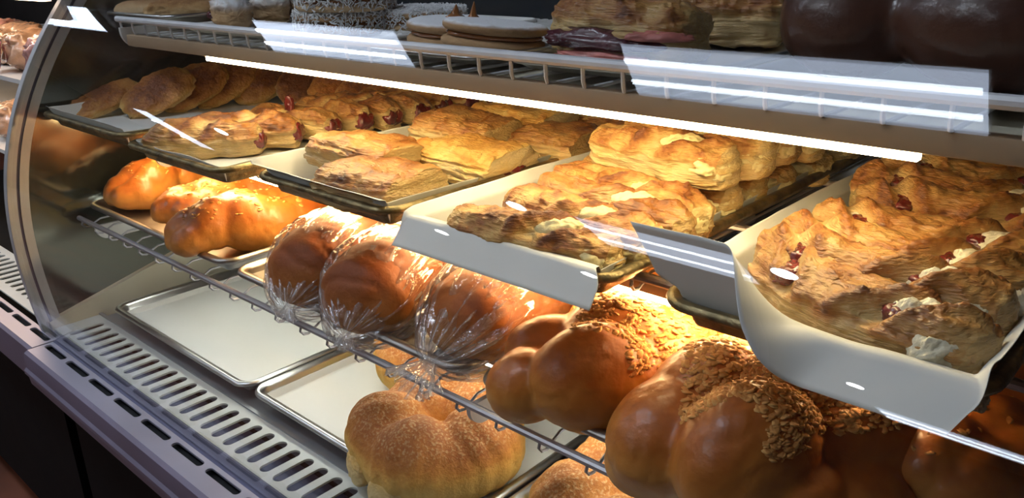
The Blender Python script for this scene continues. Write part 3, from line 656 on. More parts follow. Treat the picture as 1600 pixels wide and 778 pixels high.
# --- pan of sugared ovals (far left of the second shelf)
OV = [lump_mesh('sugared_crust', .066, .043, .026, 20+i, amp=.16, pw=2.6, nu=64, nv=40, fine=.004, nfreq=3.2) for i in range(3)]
G = 'sugared oval pastries at the far left'
ov = [  # u, v, lean (deg about long axis), turn, lift, label
 (172, 150, 22, 62, .004, 'sugared oval pastry at the front left corner of its pan, leftmost of all'),
 (222, 152, 26, 58, .012, 'sugared oval pastry lying second from the left end, with a cracked pale sugar patch'),
 (262, 118, 22, 60, .014, 'oval pastry peeking out above the second one from the left'),
 (297, 142, 38, 62, .010, 'dark brown sugared oval pastry leaning third from the left in the front row'),
 (345, 133, 40, 62, .010, 'golden oval pastry leaning fourth from the left in the front row'),
 (318, 96, 30, 60, .018, 'oval pastry at the top of the pile by the left end of the lamp bar'),
 (388, 126, 42, 64, .010, 'bright yellow oval pastry leaning fifth from the left under the lamp bar'),
 (368, 98, 36, 60, .016, 'oval pastry half hidden behind the bright yellow one'),
 (443, 122, 42, 64, .006, 'oval pastry with a yellow edge leaning sixth from the left in the front row'),
 (425, 108, 36, 62, .016, 'brown oval pastry behind the sixth one of the front row'),
 (505, 122, 46, 66, .004, 'wide brown oval pastry leaning to the right of the yellow-edged one'),
 (545, 128, 46, 66, .002, 'oval pastry near the right end of the row, its edge dark brown'),
 (580, 130, 46, 66, .0, 'pale oval pastry at the right end of the row, mostly hidden by the lamp bar')]
for i, (u, v, lean, turn, lift, lb) in enumerate(ov):
    f = (lean-18)/30; q = at(u+(-32, -62, -58, -50, -44, -45, -38, -38, -30, -30, -20, -8, 0)[i], v+2, ZU+.018+.026*f); n = Vector((.16+.42*f, -.22-.30*f, 1-.25*f)); e = facing(n, (-.05+.25*f, .9, .25+.25*f))
    q = q-Vector(n).normalized()*.012
    solo('oval_pastry', lb, 'pastry', G, OV[i % 3], 'oval', q, e, .98)

# --- pan of cherry-ended pastries
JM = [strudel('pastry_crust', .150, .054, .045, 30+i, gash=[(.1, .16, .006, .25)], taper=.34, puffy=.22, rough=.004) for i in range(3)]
JF = [lumps_at('cherry_filling', [((.0745, -.002, .008), .009, .015, .024, 10), ((.073, .007, .010), .009, .010, .020, 30)], 33+i) for i in range(2)]
G = 'cherry-ended pastries in a row'
jm = [
 (320, 216, -10, .0, 'flaky cherry-ended pastry at the front of its row, its crumbly end over the pan rim'),
 (384, 202, -8, .004, 'cherry-ended pastry second from the front, behind the crumbly one'),
 (458, 190, -8, .002, 'dark cherry-ended pastry third from the front with a red spike of filling on top'),
 (520, 178, -6, .002, 'cherry-ended pastry fourth from the front in its row, glowing yellow'),
 (566, 172, -6, .002, 'cherry-ended pastry fifth from the front in its row'),
 (612, 164, -6, .004, 'cherry-ended pastry sixth from the front in its row, a big red end'),
 (648, 156, -6, .002, 'cherry-ended pastry seventh from the front in its row'),
 (690, 152, -6, .002, 'cherry-ended pastry eighth from the front, its red end turned to the aisle'),
 (728, 147, -6, .002, 'cherry-ended pastry ninth from the front, just below the lamp bar'),
 (762, 145, -6, .0, 'cherry-ended pastry at the rear end of its row, mostly hidden by the lamp bar')]
for i, (u, v, turn, lift, lb) in enumerate(jm):
    p = spot(u, v, ZU+lift, .044)
    pr = [('pastry_crust', JM[i % 3], 'puff' if i > 2 else 'puff_glaze', None), ('cherry_filling', JF[i % 2], 'jam', 'dark red cherry filling at the end')]
    if i == 2: pr.append(('filling_spike', lumps_at('filling_spike', [((.0, -.004, .030), .008, .006, .030, 0)], 3, amp=.3), 'jam', 'red spike of filling sticking up'))
    thing('cherry_pastry', lb, 'pastry', G, p, (R(8) if i < 2 else 0, 0, R(turn+(54, 46, 22, 8, 6, 4, 4, 2, 0, 0)[i])), pr)

# --- pan of flat flaky squares
SQ = [strudel('pastry_crust', .118, .098, .040, 40+i, taper=.1, puffy=.22, rough=.0042, layer=.0024, pw=4.5, sidebake=.1, cap=.6) for i in range(3)]
SF = lumps_at('cherry_filling', [((.020, -.048, .014), .016, .008, .010, 10), ((.034, -.047, .012), .008, .006, .008, 30)], 43)
SF2 = lumps_at('cherry_filling', [((.058, .010, .013), .007, .016, .012, 10), ((.058, -.01, .012), .006, .01, .008, 30)], 44)
G = 'flat flaky squares'
sq = [
 (592, 286, 4, .000, 0, 0, 'flat flaky square at the front right of its pan, layers torn at its front edge'),
 (570, 240, 8, .012, -4, 4, 'flat flaky square at the front left, resting on the frontmost one'),
 (738, 248, 3, .004, 0, 3, 'large golden flaky square second from the front on the right, red filling at its corner'),
 (728, 205, 6, .016, 0, 4, 'bright golden flaky square lying on the left side under the lamp light'),
 (862, 222, 4, .004, 0, 0, 'pale split flaky square third from the front on the right side'),
 (815, 188, 6, .016, 0, 3, 'shiny domed flaky square on the left side, third from the front'),
 (948, 190, 4, .004, 0, 0, 'flaky square fourth on the right side, beside the bright cheese roll'),
 (905, 172, 6, .016, 0, 2, 'flaky square at the rear left, partly hidden by the lamp bar')]
for i, (u, v, turn, lift, rx, ry, lb) in enumerate(sq):
    p = spot(u, v, ZU+lift, .042)
    thing('flaky_square', lb, 'pastry', G, p, (R(rx), R(ry), R(turn)), [('pastry_crust', SQ[i % 3], 'puff_glaze' if i in (0, 1) else 'pale' if i in (2, 4) else 'puff', None)]+([('cherry_filling', SF2, 'jam', 'red filling at the cut side')] if i in (2, 4, 6) else []))

# --- pan of cheese rolls
CR = [strudel('pastry_crust', .180, .050, .043, 50+i, gash=[(.38, .14, .010, .3)], taper=.3, puffy=.2, rough=.0046, sidebake=.25, bend=.006) for i in range(4)]
CF = [lumps_at('cheese_filling', [((.034, .004, .024), .026, .013, .020, 12), ((.066, -.008, .016), .022, .013, .016, -15), ((.086, .0, .010), .010, .014, .016, 0)], 55+i) for i in range(2)]
G = 'cheese rolls in the middle pan'
cr = [
 (712, 352, 962, 402, .000, 0, 'puff', 'brown cheese roll at the very front of its pan, split open toward its right end'),
 (800, 322, 1010, 388, .004, 0, 'puff', 'cheese roll second from the front, crossed by the bluish reflection'),
 (848, 300, 1066, 362, .008, 0, 'puff_glaze', 'large glossy cheese roll third from the front'),
 (872, 282, 1092, 345, .010, 0, 'puff', 'cheese roll fourth from the front with a dark chestnut right end'),
 (915, 268, 1140, 318, .004, 0, 'puff', 'cheese roll fifth from the front, lying under the bright top roll'),
 (960, 250, 1180, 300, .0, 0, 'puff', 'cheese roll sixth from the front with cheese poking out at its right'),
 (1010, 235, 1228, 283, .0, 0, 'puff', 'cheese roll seventh from the front at the right rim'),
 (1060, 222, 1285, 262, .0, 0, 'puff_glaze', 'brown cheese roll eighth from the front by the right rim'),
 (935, 222, 1135, 262, .046, 1, 'pale', 'brightest yellow cheese roll lying on top of the pile'),
 (985, 205, 1192, 248, .046, 1, 'pale', 'upper cheese roll with a round pale right end, behind the brightest one'),
 (1040, 192, 1235, 228, .044, 1, 'pale', 'upper cheese roll third in the top layer, under the lamp bar'),
 (1100, 190, 1275, 222, .040, 1, 'puff', 'upper cheese roll at the rear with a reddish-brown end'),
 (1165, 200, 1325, 228, .012, 1, 'puff_glaze', 'small brown cheese roll at the rear right corner of its pan')]
for i, (u1, v1, u2, v2, lift, up, mt, lb) in enumerate(cr):
    c, rz, ln = axis(u1, v1, u2, v2, ZU+lift, .042)
    t = thing('cheese_roll', lb, 'pastry', G, c, (R(6), 0, rz), [('pastry_crust', CR[i % 4], mt, None), ('cheese_filling', CF[i % 2], 'cheese', 'pale yellow cheese filling')])
    t.scale = (max(.8, min(1.08, ln/.180)), 1.0, 1)

# --- pan of cherry cheese pastries (right)
CC = [strudel('pastry_crust', .215, .050, .048, 60+i, gash=[(.46, .13, .012, .25), (-.62, .10, .008, -.2)], taper=.34, puffy=.18, rough=.004, sidebake=.2, topbake=.52, bend=.008) for i in range(3)]
CCB = lumps_at('curd_filling', [((.056, .004, .026), .020, .013, .019, 10), ((.086, -.008, .018), .019, .014, .020, 40), ((.108, -.014, .0), .012, .011, .014, 0), ((.072, -.028, .004), .010, .008, .013, 60), ((.120, -.006, .0), .006, .007, .008, 20)], 75, amp=.42)
CCF = [lumps_at('curd_filling', [((.062, .002, .024), .024, .017, .020, 10), ((.092, -.010, .012), .022, .018, .020, 40), ((-.068, .003, .030), .012, .014, .012, 0)], 65+i) for i in range(2)]
CCJ = [lumps_at('cherry_filling', [((.042, .002, .030), .011, .018, .011, 60), ((.088, .014, .016), .016, .011, .014, 20), ((-.058, -.006, .032), .013, .014, .012, 20)], 68+i) for i in range(2)]
G = 'cherry cheese pastries in the right pan'
cc = [
 (1212, 430, 1490, 550, .0, 'frontmost cherry cheese pastry, white curd crumbling from its right end onto the paper'),
 (1205, 402, 1545, 495, .006, 'cherry cheese pastry second from the front, with a gap of white and pink filling'),
 (1232, 380, 1600, 458, .010, 'cherry cheese pastry third from the front, shiny along its top'),
 (1272, 358, 1650, 424, .012, 'cherry cheese pastry fourth from the front with red cherry at its left end'),
 (1362, 328, 1675, 378, .014, 'cherry cheese pastry fifth from the front, dark red cherry shining beside its right end'),
 (1372, 300, 1640, 345, .020, 'cherry cheese pastry with a glossy red-brown knob at its left end'),
 (1410, 280, 1670, 312, .022, 'smooth golden cherry cheese pastry seventh from the front'),
 (1420, 252, 1680, 285, .022, 'cherry cheese pastry eighth from the front, under the lamp bar'),
 (1425, 236, 1690, 262, .018, 'rearmost cherry cheese pastry, tucked under the end of the lamp bar')]
for i, (u1, v1, u2, v2, lift, lb) in enumerate(cc):
    c, rz, ln = axis(u1, v1, u2, v2, ZU+lift, .046)
    t = thing('cherry_cheese_pastry', lb, 'pastry', G, c, (R(8), 0, rz), [('pastry_crust', CC[i % 3], 'puff_glaze', None), ('curd_filling', CCB if i < 2 else CCF[i % 2], 'curd', 'white curd filling'), ('cherry_filling', CCJ[i % 2], 'jam', 'red cherry filling')])
    t.scale = (max(.8, min(1.05, ln/.215)), 1.0, 1)

# --- twisted loaves on the middle shelf, left pan
def strands(seed, L, A, r, n=3, turns=1.4, zc=.045, B=.014, m=30, voxel=.0048, **k):
    """n ropes of dough plaited together, fused as one loaf; the front tip at -X"""
    rnd = random.Random(seed); bl = []
    for i in range(n):
        ph = 2*math.pi*i/n+seed
        for j in range(m):
            t = j/(m-1); q = 2*math.pi*turns*t+ph; f = (1-abs(2*t-1)**3.2)**.8*.72+.28
            y = A*math.sin(q)*f; z = zc*(.55+.45*f)+B*math.sin(2*q+(.6 if n == 3 else 1.6))*f; dy = A*math.cos(q)*2*math.pi*turns/L
            rr = r*f*(1+.12*math.sin(j*1.7+i*2+seed))*rnd.uniform(.95, 1.06)
            bl.append((((t-.5)*L*.9, y, max(z, rr*.6)), (rr*1.35, rr, rr*1.02), (0, 0, math.degrees(math.atan(dy)))))
    return union('bread_crust', bl, voxel, 3, .0014, 36, seed, folds=.0012, ffreq=(50, 20, 30), **k)
TW = [strands(71, .30, .028, .037, 2, .8, .043, .008, voxel=.0036), strands(72, .28, .030, .034, 2, 1.0, .042, .008, voxel=.0036), strands(73, .28, .026, .034, 2, .9, .04, .008, voxel=.0036)]
TC = [crumbs('crumb_topping', TW[i], 130, 5+i, (.0025, .0055), None, .72) for i in range(3)]
G = 'glossy twisted loaves at the left'
tw = [
 (268, 368, 520, 318, 0, 'big glossy twisted loaf nearest the front in the left pan', 1.0),
 (232, 328, 470, 285, 1, 'twisted loaf with crumbs in the middle of the left pan, small shiny front lobe', .95),
 (165, 300, 345, 250, 2, 'twisted loaf at the far left of the middle shelf, beside the end glass', .95)]
for u1, v1, u2, v2, k, lb, s in tw:
    c, rz = front(u1, v1, u2, v2, ZM, .085, .28*s)
    thing('twisted_loaf', lb, 'bread', G, c, (0, 0, rz), [('bread_crust', TW[k], 'bread', None), ('crumb_topping', TC[k], 'crumb', 'small baked crumbs on top')], s)

# --- bagged loaves
def loaf_body(seed, L=.25, W=.066, Hh=.050):
    rnd = random.Random(seed)
    bl = [((0, 0, Hh), (L/2, W, Hh), (0, 0, 0)), ((L*.18, 0, Hh*1.02), (L*.30, W*1.02, Hh*1.02), (0, 0, 0)), ((-L*.2, 0, Hh*.98), (L*.29, W*.98, Hh), (0, 0, 0)), ((-L*.33, 0, Hh*.94), (L*.17, W*.93, Hh*.94), (0, 0, 0)), ((-L*.36, .0, Hh*.7), (L*.15, W*.9, Hh*.68), (0, 0, 0))]
    return union('loaf_crust', bl, .005, 4, .002, 26, seed, folds=.003, ffreq=(40, 12, 20))
def bag(seed, L=.25, W=.066, Hh=.050, tail=.6):
    """thin film gathered to a knot at the front end (-X) and folded under at the rear"""
    nu, nv = 90, 130; t = np.linspace(0, 1, nu)[:, None]; th = np.linspace(0, 2*math.pi, nv, endpoint=False)[None, :]
    x0 = -L/2-(.014 if tail < .5 else .024); x = x0+(L/2-x0+.02)*t
    r = np.where(t < .36, np.sin(np.clip(t/.30, 0, 1)*math.pi/2)**.55, 1)*np.where(t > .8, np.cos(np.clip((t-.8)/.2, 0, 1)*math.pi/2*.97)**.5, 1); r = np.maximum(r, .05)
    zc = .018+(Hh-.018)*sm(t, 0, .32)
    ps = fbm(np.stack([th*0+3, np.cos(th)*3.4+seed, np.sin(th)*3.4], -1), seed, 3)
    fold = np.sin(th*15+9*ps+2.2*fbm(np.stack([t*2+0*th, np.cos(th)+0*t, np.sin(th)+0*t], -1)*1.6, seed+4, 2))
    amp = (.0042*np.exp(-((t-.14)/.16)**2)+.0022*np.exp(-((t-.95)/.12)**2)+.0010)
    q = fbm(np.stack([t*5+0*th, np.cos(th)*2.5+0*t, np.sin(th)*2.5+0*t], -1)*1.5+seed, seed+7, 4)
    d = amp*fold*np.minimum(1, r*3)+.0052*np.abs(q)*r
    cr = np.clip(np.abs(fold)**2.5*(1.0*np.exp(-(t/.22)**2)+.08)+.0, 0, 1)*.22
    glint = np.clip(1-np.abs(fbm(np.stack([t*2.4+0*th, np.cos(th)*2.6+0*t, np.sin(th)*2.6+0*t], -1)*3+seed*2, seed+2, 3))*12, 0, 1)**2*.42  # white streaks painted on the film as highlights
    c, s = np.cos(th), np.sin(th); e = 2/2.3
    Y = np.sign(c)*np.abs(c)**e*(W*1.06*r+d); Z = zc+np.sign(s)*np.abs(s)**e*(Hh*1.07*r+d); Z = np.maximum(Z, -.0016)
    X = x+0*th+.004*q
    V = np.stack([X+0*Y, Y, Z], -1).reshape(-1, 3)
    crs = np.clip(cr+glint+.028, 0, .55)*np.ones_like(Y)  # fold whitening, painted highlights and an even whitish base
    film = mesh('bag_film', V, gridfaces(nu, nv, False, True)+[tuple(range((nu-1)*nv, nu*nv))], attrs=dict(crease_glint=crs.ravel()))
    n, m_ = 16, 90; a = np.linspace(0, 1, n)[:, None]; b = np.linspace(0, 2*math.pi, m_, endpoint=False)[None, :]
    rr = .006+.030*a**1.2*(1+.35*fbm(np.stack([np.cos(b)*2+0*a, np.sin(b)*2+0*a, a*2+0*b+seed], -1), seed, 3)); ru = .006*a*np.sin(b*11+3*fbm(np.stack([a*3+0*b, np.cos(b)*3+0*a, np.sin(b)*3+0*a], -1), seed+1, 2))
    rr = .006+(rr-.006)*tail; ru = ru*tail
    X = x0+.004-.046*tail*a*(1+.25*np.cos(b*2+seed))+ru; Y = np.cos(b)*(rr*1.25+ru); Z = np.maximum(.019+np.sin(b)*(rr*.42+ru*.7)-.012*a, -.001)
    tl = mesh('bag_tail', np.stack([X, Y, Z+0*X], -1).reshape(-1, 3), gridfaces(n, m_, False, True), attrs=dict(crease_glint=np.clip(.10+.25*np.abs(np.sin(b*11))**4+0*a, 0, .4).ravel()))
    return film, tl
LB = [loaf_body(81), loaf_body(82), loaf_body(83)]
bg = [(455, 438, 592, 358, 'left', .0), (545, 478, 668, 392, 'middle', .0), (694, 512, 884, 424, 'right', .0)]
for i, (u1, v1, u2, v2, w_, lift) in enumerate(bg):
    c, rz = front(u1, v1, u2, v2, ZM, .10, .25)
    d = Vector((math.cos(rz), math.sin(rz), 0))
    hd = ['brown loaf inside the leftmost clear bag, farthest from the viewer', 'brown loaf inside the middle clear bag', 'brown loaf in the nearest clear bag, the one with the ruffled tail'][i]
    hb = ['clear plastic bag around the loaf at the left, knotted at its front end', 'clear plastic bag around the middle loaf, knotted low beside a small paper scrap', 'clear plastic bag around the nearest loaf, its ruffled tail spilling over the pan rim'][i]
    c = c+Vector((0, .0, .001))
    b = solo('bread_loaf', hd, 'bread', 'brown loaves in clear bags', LB[i], 'bagbread', c, (0, 0, rz))
    f, tl = bag(90+i, tail=(.2, .18, .75)[i]); t = empty('plastic_bag', c, (0, 0, rz)); tag(t, hb, 'plastic bag', 'clear knotted bread bags')
    obj('bag_film', f, M['plastic'], t); obj('bag_tail', tl, M['plastic'], t)

sv, sf = [], []
for k in range(9):
    a = k/8; sv += [(a*.024-.012, -.005, .001+.004*a*a), (a*.024-.012, .005, .0015+.005*a*a)]
sp_ = solo('paper_scrap', 'small cream paper scrap lying by the knot of the middle bag', 'paper', None, mesh('paper_scrap', sv, gridfaces(9, 2)), 'paper', spot(527, 512, ZM+.001, .004), (0, 0, R(-35)))
sd = sp_.modifiers.new('s', 'SOLIDIFY'); sd.thickness = .0005

# --- big braided breads, right pan of the middle shelf
def braid(seed, spec):
    return union('bread_crust', spec, .005, 4, .0014, 34, seed, folds=.0012, ffreq=(30, 30, 30))
def lobed(seed, org, spec):
    """bread grown from rounded lobes: (u, v, height of the lobe's middle, half sizes, turn, pitch)"""
    bl = []
    for u, v, h, r, tz, ty in spec:
        q = at(u, v, ZM+h); bl.append(((q.x-org.x, q.y-org.y, h), r, (0, ty, tz)))
    return union('bread_crust', bl, .0034, 3, .0013, 36, seed, folds=.0011, ffreq=(40, 28, 30))
def br_org(u, v): q = at(u, v, ZM+.05); return Vector((q.x, q.y, H0+ZM))
O1 = br_org(960, 580); O2 = br_org(1180, 680); O3 = br_org(1500, 735); O4 = br_org(1040, 450)
B1 = lobed(101, O1, [(828, 600, .036, (.044, .034, .036), 70, 0), (868, 550, .050, (.05, .030, .038), 40, 0), (928, 590, .050, (.060, .044, .052), 58, 0), (985, 530, .062, (.075, .05, .05), 60, 0), (1020, 612, .036, (.062, .026, .036), 62, 0), (1075, 590, .044, (.050, .034, .040), 50, 0), (1075, 540, .055, (.06, .05, .048), 70, 0), (1150, 560, .045, (.06, .05, .045), 50, 0), (1180, 520, .045, (.07, .05, .045), 60, 0), (960, 500, .045, (.06, .035, .040), 75, 0)])
B2 = lobed(104, O2, [(1048, 680, .046, (.060, .046, .048), 85, 0), (1170, 712, .056, (.064, .046, .058), 72, 0), (1120, 622, .060, (.066, .048, .050), 70, 0), (1255, 632, .064, (.070, .050, .056), 64, 0), (1345, 695, .046, (.072, .042, .048), 62, 0), (1245, 775, .030, (.040, .046, .036), 30, 0), (1350, 630, .056, (.075, .040, .046), 70, 0), (1210, 590, .050, (.07, .06, .05), 60, 0), (1010, 722, .024, (.034, .034, .026), 60, 0), (1320, 775, .026, (.05, .04, .034), 40, 0)])
B3 = lobed(103, O3, [(1468, 720, .044, (.044, .032, .038), 80, 0), (1515, 756, .034, (.046, .034, .038), 62, 0), (1545, 690, .042, (.05, .034, .038), 70, 0), (1585, 735, .036, (.046, .034, .036), 60, 0)])
B4 = lobed(108, O4, [(985, 468, .040, (.05, .04, .040), 60, 0), (1040, 450, .045, (.055, .045, .045), 60, 0), (1100, 445, .045, (.06, .045, .045), 60, 0), (1160, 430, .04, (.06, .045, .04), 60, 0)])
G = 'big braided breads on the middle shelf'
br = [(O1, B1, 2300, .60, 'big braided bread at the left of its pan, crumb topping along its lit back', lambda c: c.x*.55+c.y*.83 > -.02+.02*math.sin(c.x*70)),
      (O2, B2, 3000, .66, 'largest braided bread, low centre of the picture, thick lumpy crumbs on top', lambda c: c.x*.55+c.y*.83 > -.05+.02*math.sin(c.x*60)),
      (O3, B3, 25, .8, 'smooth knotted bread at the lower right, mostly in shade', None),
      (O4, B4, 60, .8, 'reddish bread at the rear of the pan, seen between two upper pans', None)]
for o_, me, n, zm, lb, reg in br:
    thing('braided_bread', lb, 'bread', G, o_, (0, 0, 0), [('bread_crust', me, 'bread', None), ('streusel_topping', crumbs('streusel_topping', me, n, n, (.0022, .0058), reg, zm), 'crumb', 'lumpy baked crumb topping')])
BN = union('bread_crust', [((-.02, 0, .03), (.04, .035, .034), (0, 0, 0)), ((.025, .012, .03), (.04, .034, .034), (0, 0, 30))], .004, 4, .001, 40, 110)
solo('bread_bun', 'dark bread end glimpsed beneath the drooping paper corner at the right', 'bread', None, BN, 'bread', spot(1570, 655, ZM, .07), (0, 0, R(10)), 1.4)

# --- ring breads on the bottom deck
def ring(seed, Rm=.074, rm=.058, n=5, gap=0):
    bl = []
    for k in range(30):
        a = 2*math.pi*k/30; g = 1+.10*math.cos(n*a+seed)
        bl.append(((Rm*math.cos(a), Rm*math.sin(a), rm*.86*g), (.036, rm*g, rm*.98*g), (0, 0, math.degrees(a)+90)))
    return union('bread_crust', bl, .0045, 3, .0022, 24, seed, folds=.002, ffreq=(22, 22, 30), bk=(-.2, .85))
RB = ring(120); RB2 = ring(121, n=6)
def torn(seed, sp): return lumps_at('torn_crumb', sp, seed, amp=.3)
TORN = torn(125, [((-.088, -.088, .026), .046, .014, .036, -45), ((-.105, -.058, .024), .028, .014, .030, -60)])
G = 'sugared ring breads on the bottom deck'
c = spot(686, 676, ZK, .09)
M['crumbpale'] = crust('torn_bread_crumb', [(0, (.8, .62, .3)), (.5, (.78, .58, .27)), (1, (.66, .4, .12))], .8, .9, 30, 120, .5, .4, bscale=160)
TO = []
for u_, v_, hh, a_, b_, c_ in ((600, 712, .030, .032, .015, .046), (640, 738, .024, .032, .015, .040)):
    q = at(u_, v_, ZK+hh)-c; q = Euler((0, 0, R(-12))).to_matrix() @ Vector((q.x, q.y, 0)); q = q.normalized()*.120
    TO.append(((q.x, q.y, .006), a_, b_, c_, math.degrees(math.atan2(q.y, q.x))+90))
thing('ring_bread', 'sugared ring bread with a torn pale side, front of the second bottom pan', 'bread', G, c, (0, 0, R(12)), [('bread_crust', RB, 'ring', None), ('torn_side', lumps_at('torn_side', TO, 126, amp=.12), 'crumbpale', 'pale torn crumb')], .86)
thing('ring_bread', 'yellow ring bread showing between the shelf rail and the deck, behind the sugared one', 'bread', G, spot(690, 548, ZK, .08), (0, 0, R(40)), [('bread_crust', RB2, 'ring', None)], .8)
thing('ring_bread', 'pale yellow bread at the bottom picture edge under the middle shelf rail', 'bread', G, spot(995, 800, ZK, .09), (0, 0, R(80)), [('bread_crust', RB, 'ring', None)], .86)

# --- top shelf
def stand(u, v, half, dx=0):
    """base point on the top shelf: the foot of the thing's front shows at picture point u,v"""
    q = at(u, v, ZT); v_ = Vector((q.x, q.y, 0)).normalized()*half; return Vector((q.x+v_.x+dx, q.y+v_.y, H0+ZT))
BI = lump_mesh('biscuit_body', .055, .034, .028, 130, amp=.06, nu=48, nv=30, fine=.001)
def lay(q, z): q = Vector(q); q.z = H0+z; return q
solo('biscuit', 'smooth pale beige biscuit at the left end of the top shelf', 'biscuit', 'biscuits at the left of the top shelf', BI, 'biscuit', lay(at(224, 6, -.076), ZT+.010), (0, 0, R(15)))
NU = lump_mesh('biscuit_body', .060, .030, .030, 131, amp=.16, nu=64, nv=40, fine=.004)
solo('biscuit', 'rough nut-crusted biscuit to the right of the smooth pale one', 'biscuit', 'biscuits at the left of the top shelf', NU, 'nutty', lay(at(286, 9, -.078), ZT+.010), (0, 0, R(50)))
PW = [strudel('pastry_crust', .115, .055, .050, 132+i, taper=.45, puffy=.15, rough=.003, sidebake=.2, topbake=.5) for i in range(3)]
PJ = lumps_at('dark_filling', [((-.055, -.006, .016), .008, .016, .016, 0), ((-.03, -.026, .012), .02, .006, .010, 10)], 134)
G = 'powdered rolls on the top shelf'
for i, (u, v, turn, mi, lb) in enumerate([(364, 22, -22, 0, 'powder-sugared roll with dark filling at its left end, front of the top shelf'), (425, 14, -30, 1, 'powdered roll leaning behind the dark-filled one'), (478, 8, -10, 2, 'powdered roll half hidden behind the tall coconut sandwich')]):
    thing('powdered_roll', lb, 'pastry', G, stand(u, v+22, .03), (0, 0, R(turn)), [('pastry_crust', PW[mi], 'powder', None)]+([('dark_filling', PJ, 'berry', 'dark filling')] if i == 0 else []))
def disc(r, h, seed, bulge=.10, nu=96):
    prof = [(.0, 0), (.6, 0), (.9, 0), (.985, .12), (1+bulge*.3, .35), (1+bulge*.3, .65), (.985, .88), (.93, .98), (.8, 1.0), (.5, 1.02), (.2, 1.02), (0.01, 1.02)]
    V = []; a = np.linspace(0, 2*math.pi, nu, endpoint=False)
    for k, (q, z) in enumerate(prof):
        rr = r*max(q, .01)*(1+.02*fbm(np.stack([np.cos(a)*2, np.sin(a)*2, a*0+seed], -1), seed, 3)); V.append(np.stack([rr*np.cos(a), rr*np.sin(a), h*z+0*a+.0006*fbm(np.stack([np.cos(a)*4*q, np.sin(a)*4*q, a*0], -1), seed+1, 2)], -1))
    V = np.concatenate(V); return V, gridfaces(len(prof), nu, False, True)+[tuple(range(nu)), tuple(range((len(prof)-1)*nu, len(prof)*nu))], np.full(len(V), .3)
def disc_mesh(name, r, h, seed, z0=0, dust=True, **k):
    V, Fc, b = disc(r, h, seed, **k); V = V+np.array([0, 0, z0]); return mesh(name, V, Fc, attrs=dict(bake=b, dust=sm((V[:, 2]-z0)/h, .7, .98)*(1 if dust else 0)))
def coconut(r, h, seed, n=1700):
    """shreds sticking to the rim of a sandwich cookie, one mesh"""
    rnd = random.Random(seed); V, Fc = [], []
    for k in range(n):
        top_ = rnd.random() < .45
        a = rnd.uniform(0, 2*math.pi); rr = r*math.sqrt(rnd.random()) if top_ else r*1.02; z = h*1.03 if top_ else h*(.08+.92*rnd.random()**.7)
        p = Vector((rr*math.cos(a), rr*math.sin(a), z)); d = Vector((rnd.uniform(-1, 1), rnd.uniform(-1, 1), rnd.uniform(-1, 1)*(.25 if top_ else 1))).normalized()
        if not top_: nrm = Vector((math.cos(a), math.sin(a), 0)); d = (d-nrm*d.dot(nrm)*.6).normalized()
        l = rnd.uniform(.0016, .0042); w_ = d.cross(Vector((.3, .5, .8))).normalized()*.0007; t_ = d.cross(w_).normalized()*.0005; b = len(V)
        for sx in (-1, 1):
            for q in (w_+t_, w_-t_, -w_-t_, -w_+t_): V.append(p+d*l*sx+q+Vector((0, 0, .0006*sx)))
        Fc += [(b, b+1, b+2, b+3), (b+7, b+6, b+5, b+4)]+[(b+i, b+4+i, b+4+(i+1) % 4, b+(i+1) % 4) for i in range(4)]
    return mesh('coconut_shreds', V, Fc, smooth=False)
D1 = disc_mesh('cookie_body', .066, .0125, 140, dust=False); D2 = disc_mesh('cookie_body', .066, .0125, 141, z0=.0165, dust=True); DF = disc_mesh('caramel_layer', .064, .005, 142, z0=.0118, dust=False); CO = coconut(.067, .029, 143)
G = 'coconut sandwich cookies on the top shelf'
for u, v, dz, lb in [(540, 44, .0, 'coconut sandwich cookie at the bottom of the front stack, behind the lamp reflection'), (541, 18, .030, 'tall coconut-edged sandwich cookie on top of the front stack'), (650, 40, .0, 'coconut sandwich cookie behind the stack, its shredded edge beside the caramel-peaked cookie')]:
    p = stand(540, 57, .066) if dz or u == 540 else stand(655, 52, .066)
    p.z += dz; 
    thing('coconut_cookie', lb, 'cookie', G, p+Vector((.008, .0, 0))*(1 if dz else 0), (0, 0, R(20+u)), [('lower_cookie', D1, 'biscuit', None), ('caramel_layer', DF, 'caramel', None), ('upper_cookie', D2, 'cookie', None), ('coconut_shreds', CO, 'coconut', 'white shredded coconut')])
C1 = disc_mesh('cookie_body', .056, .011, 150, dust=False); C2 = disc_mesh('cookie_body', .056, .0115, 151, z0=.0165, dust=True); CFm = disc_mesh('caramel_layer', .051, .006, 152, z0=.0108, dust=False)
def peak(seed, h, r):
    V = []; nu = 28; a = np.linspace(0, 2*math.pi, nu, endpoint=False); prof = [(1, 0), (1.05, .06), (.8, .16), (.5, .3), (.38, .5), (.22, .75), (.08, .95), (.01, 1)]
    for q, z in prof:
        rr = r*q*(1+.18*np.cos(5*a+z*2)*(1-z)); V.append(np.stack([rr*np.cos(a)+.0015*z*z, rr*np.sin(a), h*z+0*a], -1))
    V = np.concatenate(V); return V, gridfaces(len(prof), nu, False, True)+[tuple(range(nu)), tuple(range((len(prof)-1)*nu, len(prof)*nu))], np.zeros(len(V))
PK = multi('caramel_peak', [xf(peak(1, .016, .0105), (-.012, .012, .0278))]); PK2 = multi('caramel_peak', [xf(peak(2, .022, .0085), (.022, .008, .0278))])
G = 'powdered sandwich cookies with caramel'
thing('caramel_cookie', 'powdered sandwich cookie with two caramel peaks on top', 'cookie', G, stand(712, 76, .054), (0, R(3), 0), [('lower_cookie', C1, 'cookie', None), ('caramel_layer', CFm, 'caramel', 'brown caramel between the halves'), ('upper_cookie', C2, 'cookie', None), ('caramel_peak', PK, 'caramel', 'broad caramel peak'), ('caramel_peak', PK2, 'caramel', 'thin pointed caramel peak')])
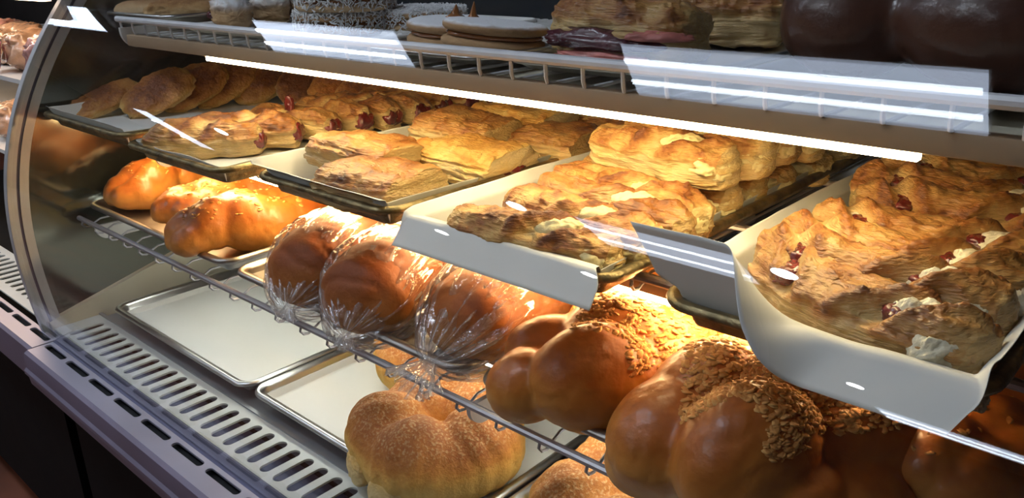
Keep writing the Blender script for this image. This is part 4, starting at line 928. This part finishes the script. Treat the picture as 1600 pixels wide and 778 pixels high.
thing('caramel_cookie', 'powdered sandwich cookie leaning in front of the one with caramel peaks', 'cookie', G, stand(772, 84, .02)+Vector((0, 0, .004)), (R(-3), R(5), R(20)), [('lower_cookie', C1, 'cookie', None), ('caramel_layer', CFm, 'caramel', 'brown caramel between the halves'), ('upper_cookie', C2, 'cookie', None)])
BS = strudel('pastry_crust', .150, .085, .058, 160, taper=.30, puffy=.16, rough=.006, layer=.003, sidebake=.2, bend=.012)
BF = multi('berry_filling', [xf(lump(.055, .014, .020, 161, amp=.5, nu=30, nv=18), (-.012, -.038, .010), R(3)), xf(lump(.022, .012, .012, 162, amp=.4), (.045, -.030, .012), R(30))])
PF = multi('pink_edge', [xf(lump(.03, .012, .010, 163, amp=.4), (.055, -.03, .022), R(25)), xf(lump(.05, .012, .008, 164, amp=.4), (.0, -.040, .002), R(3))])
M['pink'] = plain('pink_stained_dough', (.5, .16, .13), .4, var=.4, nscale=60, bump=.6, bscale=150, coat=.3)
thing('berry_pastry', 'big flaky pastry with dark berry filling spilling from its front side, on the top shelf', 'pastry', None, stand(972, 97, .042), (0, R(2), R(4)), [('pastry_crust', BS, 'puff_glaze', None), ('berry_filling', BF, 'berry', 'dark purple berry filling'), ('pink_edge', PF, 'pink', 'pink berry-stained edge')])
G = 'flaky rolls behind the berry pastry'
FR = [strudel('pastry_crust', .14, .075, .062, 165+i, taper=.3, puffy=.2, rough=.006, layer=.003, sidebake=.2) for i in range(2)]
for i, (u, v, turn, lift, lb) in enumerate([(1055, 22, 20, .0, 'flaky glazed roll behind the berry pastry, at the top picture edge'), (1120, 48, 14, .0, 'brown flaky roll to the right of the berry pastry'), (1208, 38, 40, .0, 'pale flaky roll left of the dark bread')]):
    thing('flaky_roll', lb, 'pastry', G, stand(u, v+28, .04), (0, 0, R(turn)), [('pastry_crust', FR[i % 2], 'puff_glaze' if i < 2 else 'pale', None)])
DK = union('bread_crust', [((.056, 0, .048), (.058, .066, .052), (0, 0, 0)), ((.165, .0, .05), (.078, .072, .054), (0, 0, 0)), ((.26, .01, .048), (.06, .065, .05), (0, 0, 0))], .006, 5, .0014, 30, 170, folds=.0012, ffreq=(25, 8, 14), zb=.0)
solo('dark_bread', 'large dark chocolate-brown glazed bread in two lobes at the right of the top shelf', 'bread', None, DK, 'dark', Vector((-.318, .705, H0+ZT)), (0, 0, R(-1)))
#END
sc = bpy.context.scene
w = bpy.data.worlds.new('world'); sc.world = w; w.use_nodes = True
w.node_tree.nodes['Background'].inputs[0].default_value = (.8, .88, 1, 1); w.node_tree.nodes['Background'].inputs[1].default_value = .7
sc.view_settings.view_transform = 'Standard'; sc.view_settings.look = 'None'; sc.view_settings.gamma = 1; sc.view_settings.use_curve_mapping = False
sc.view_settings.exposure = .12
sc.cycles.transparent_max_bounces = 24; sc.cycles.max_bounces = 8; sc.cycles.sample_clamp_indirect = 4
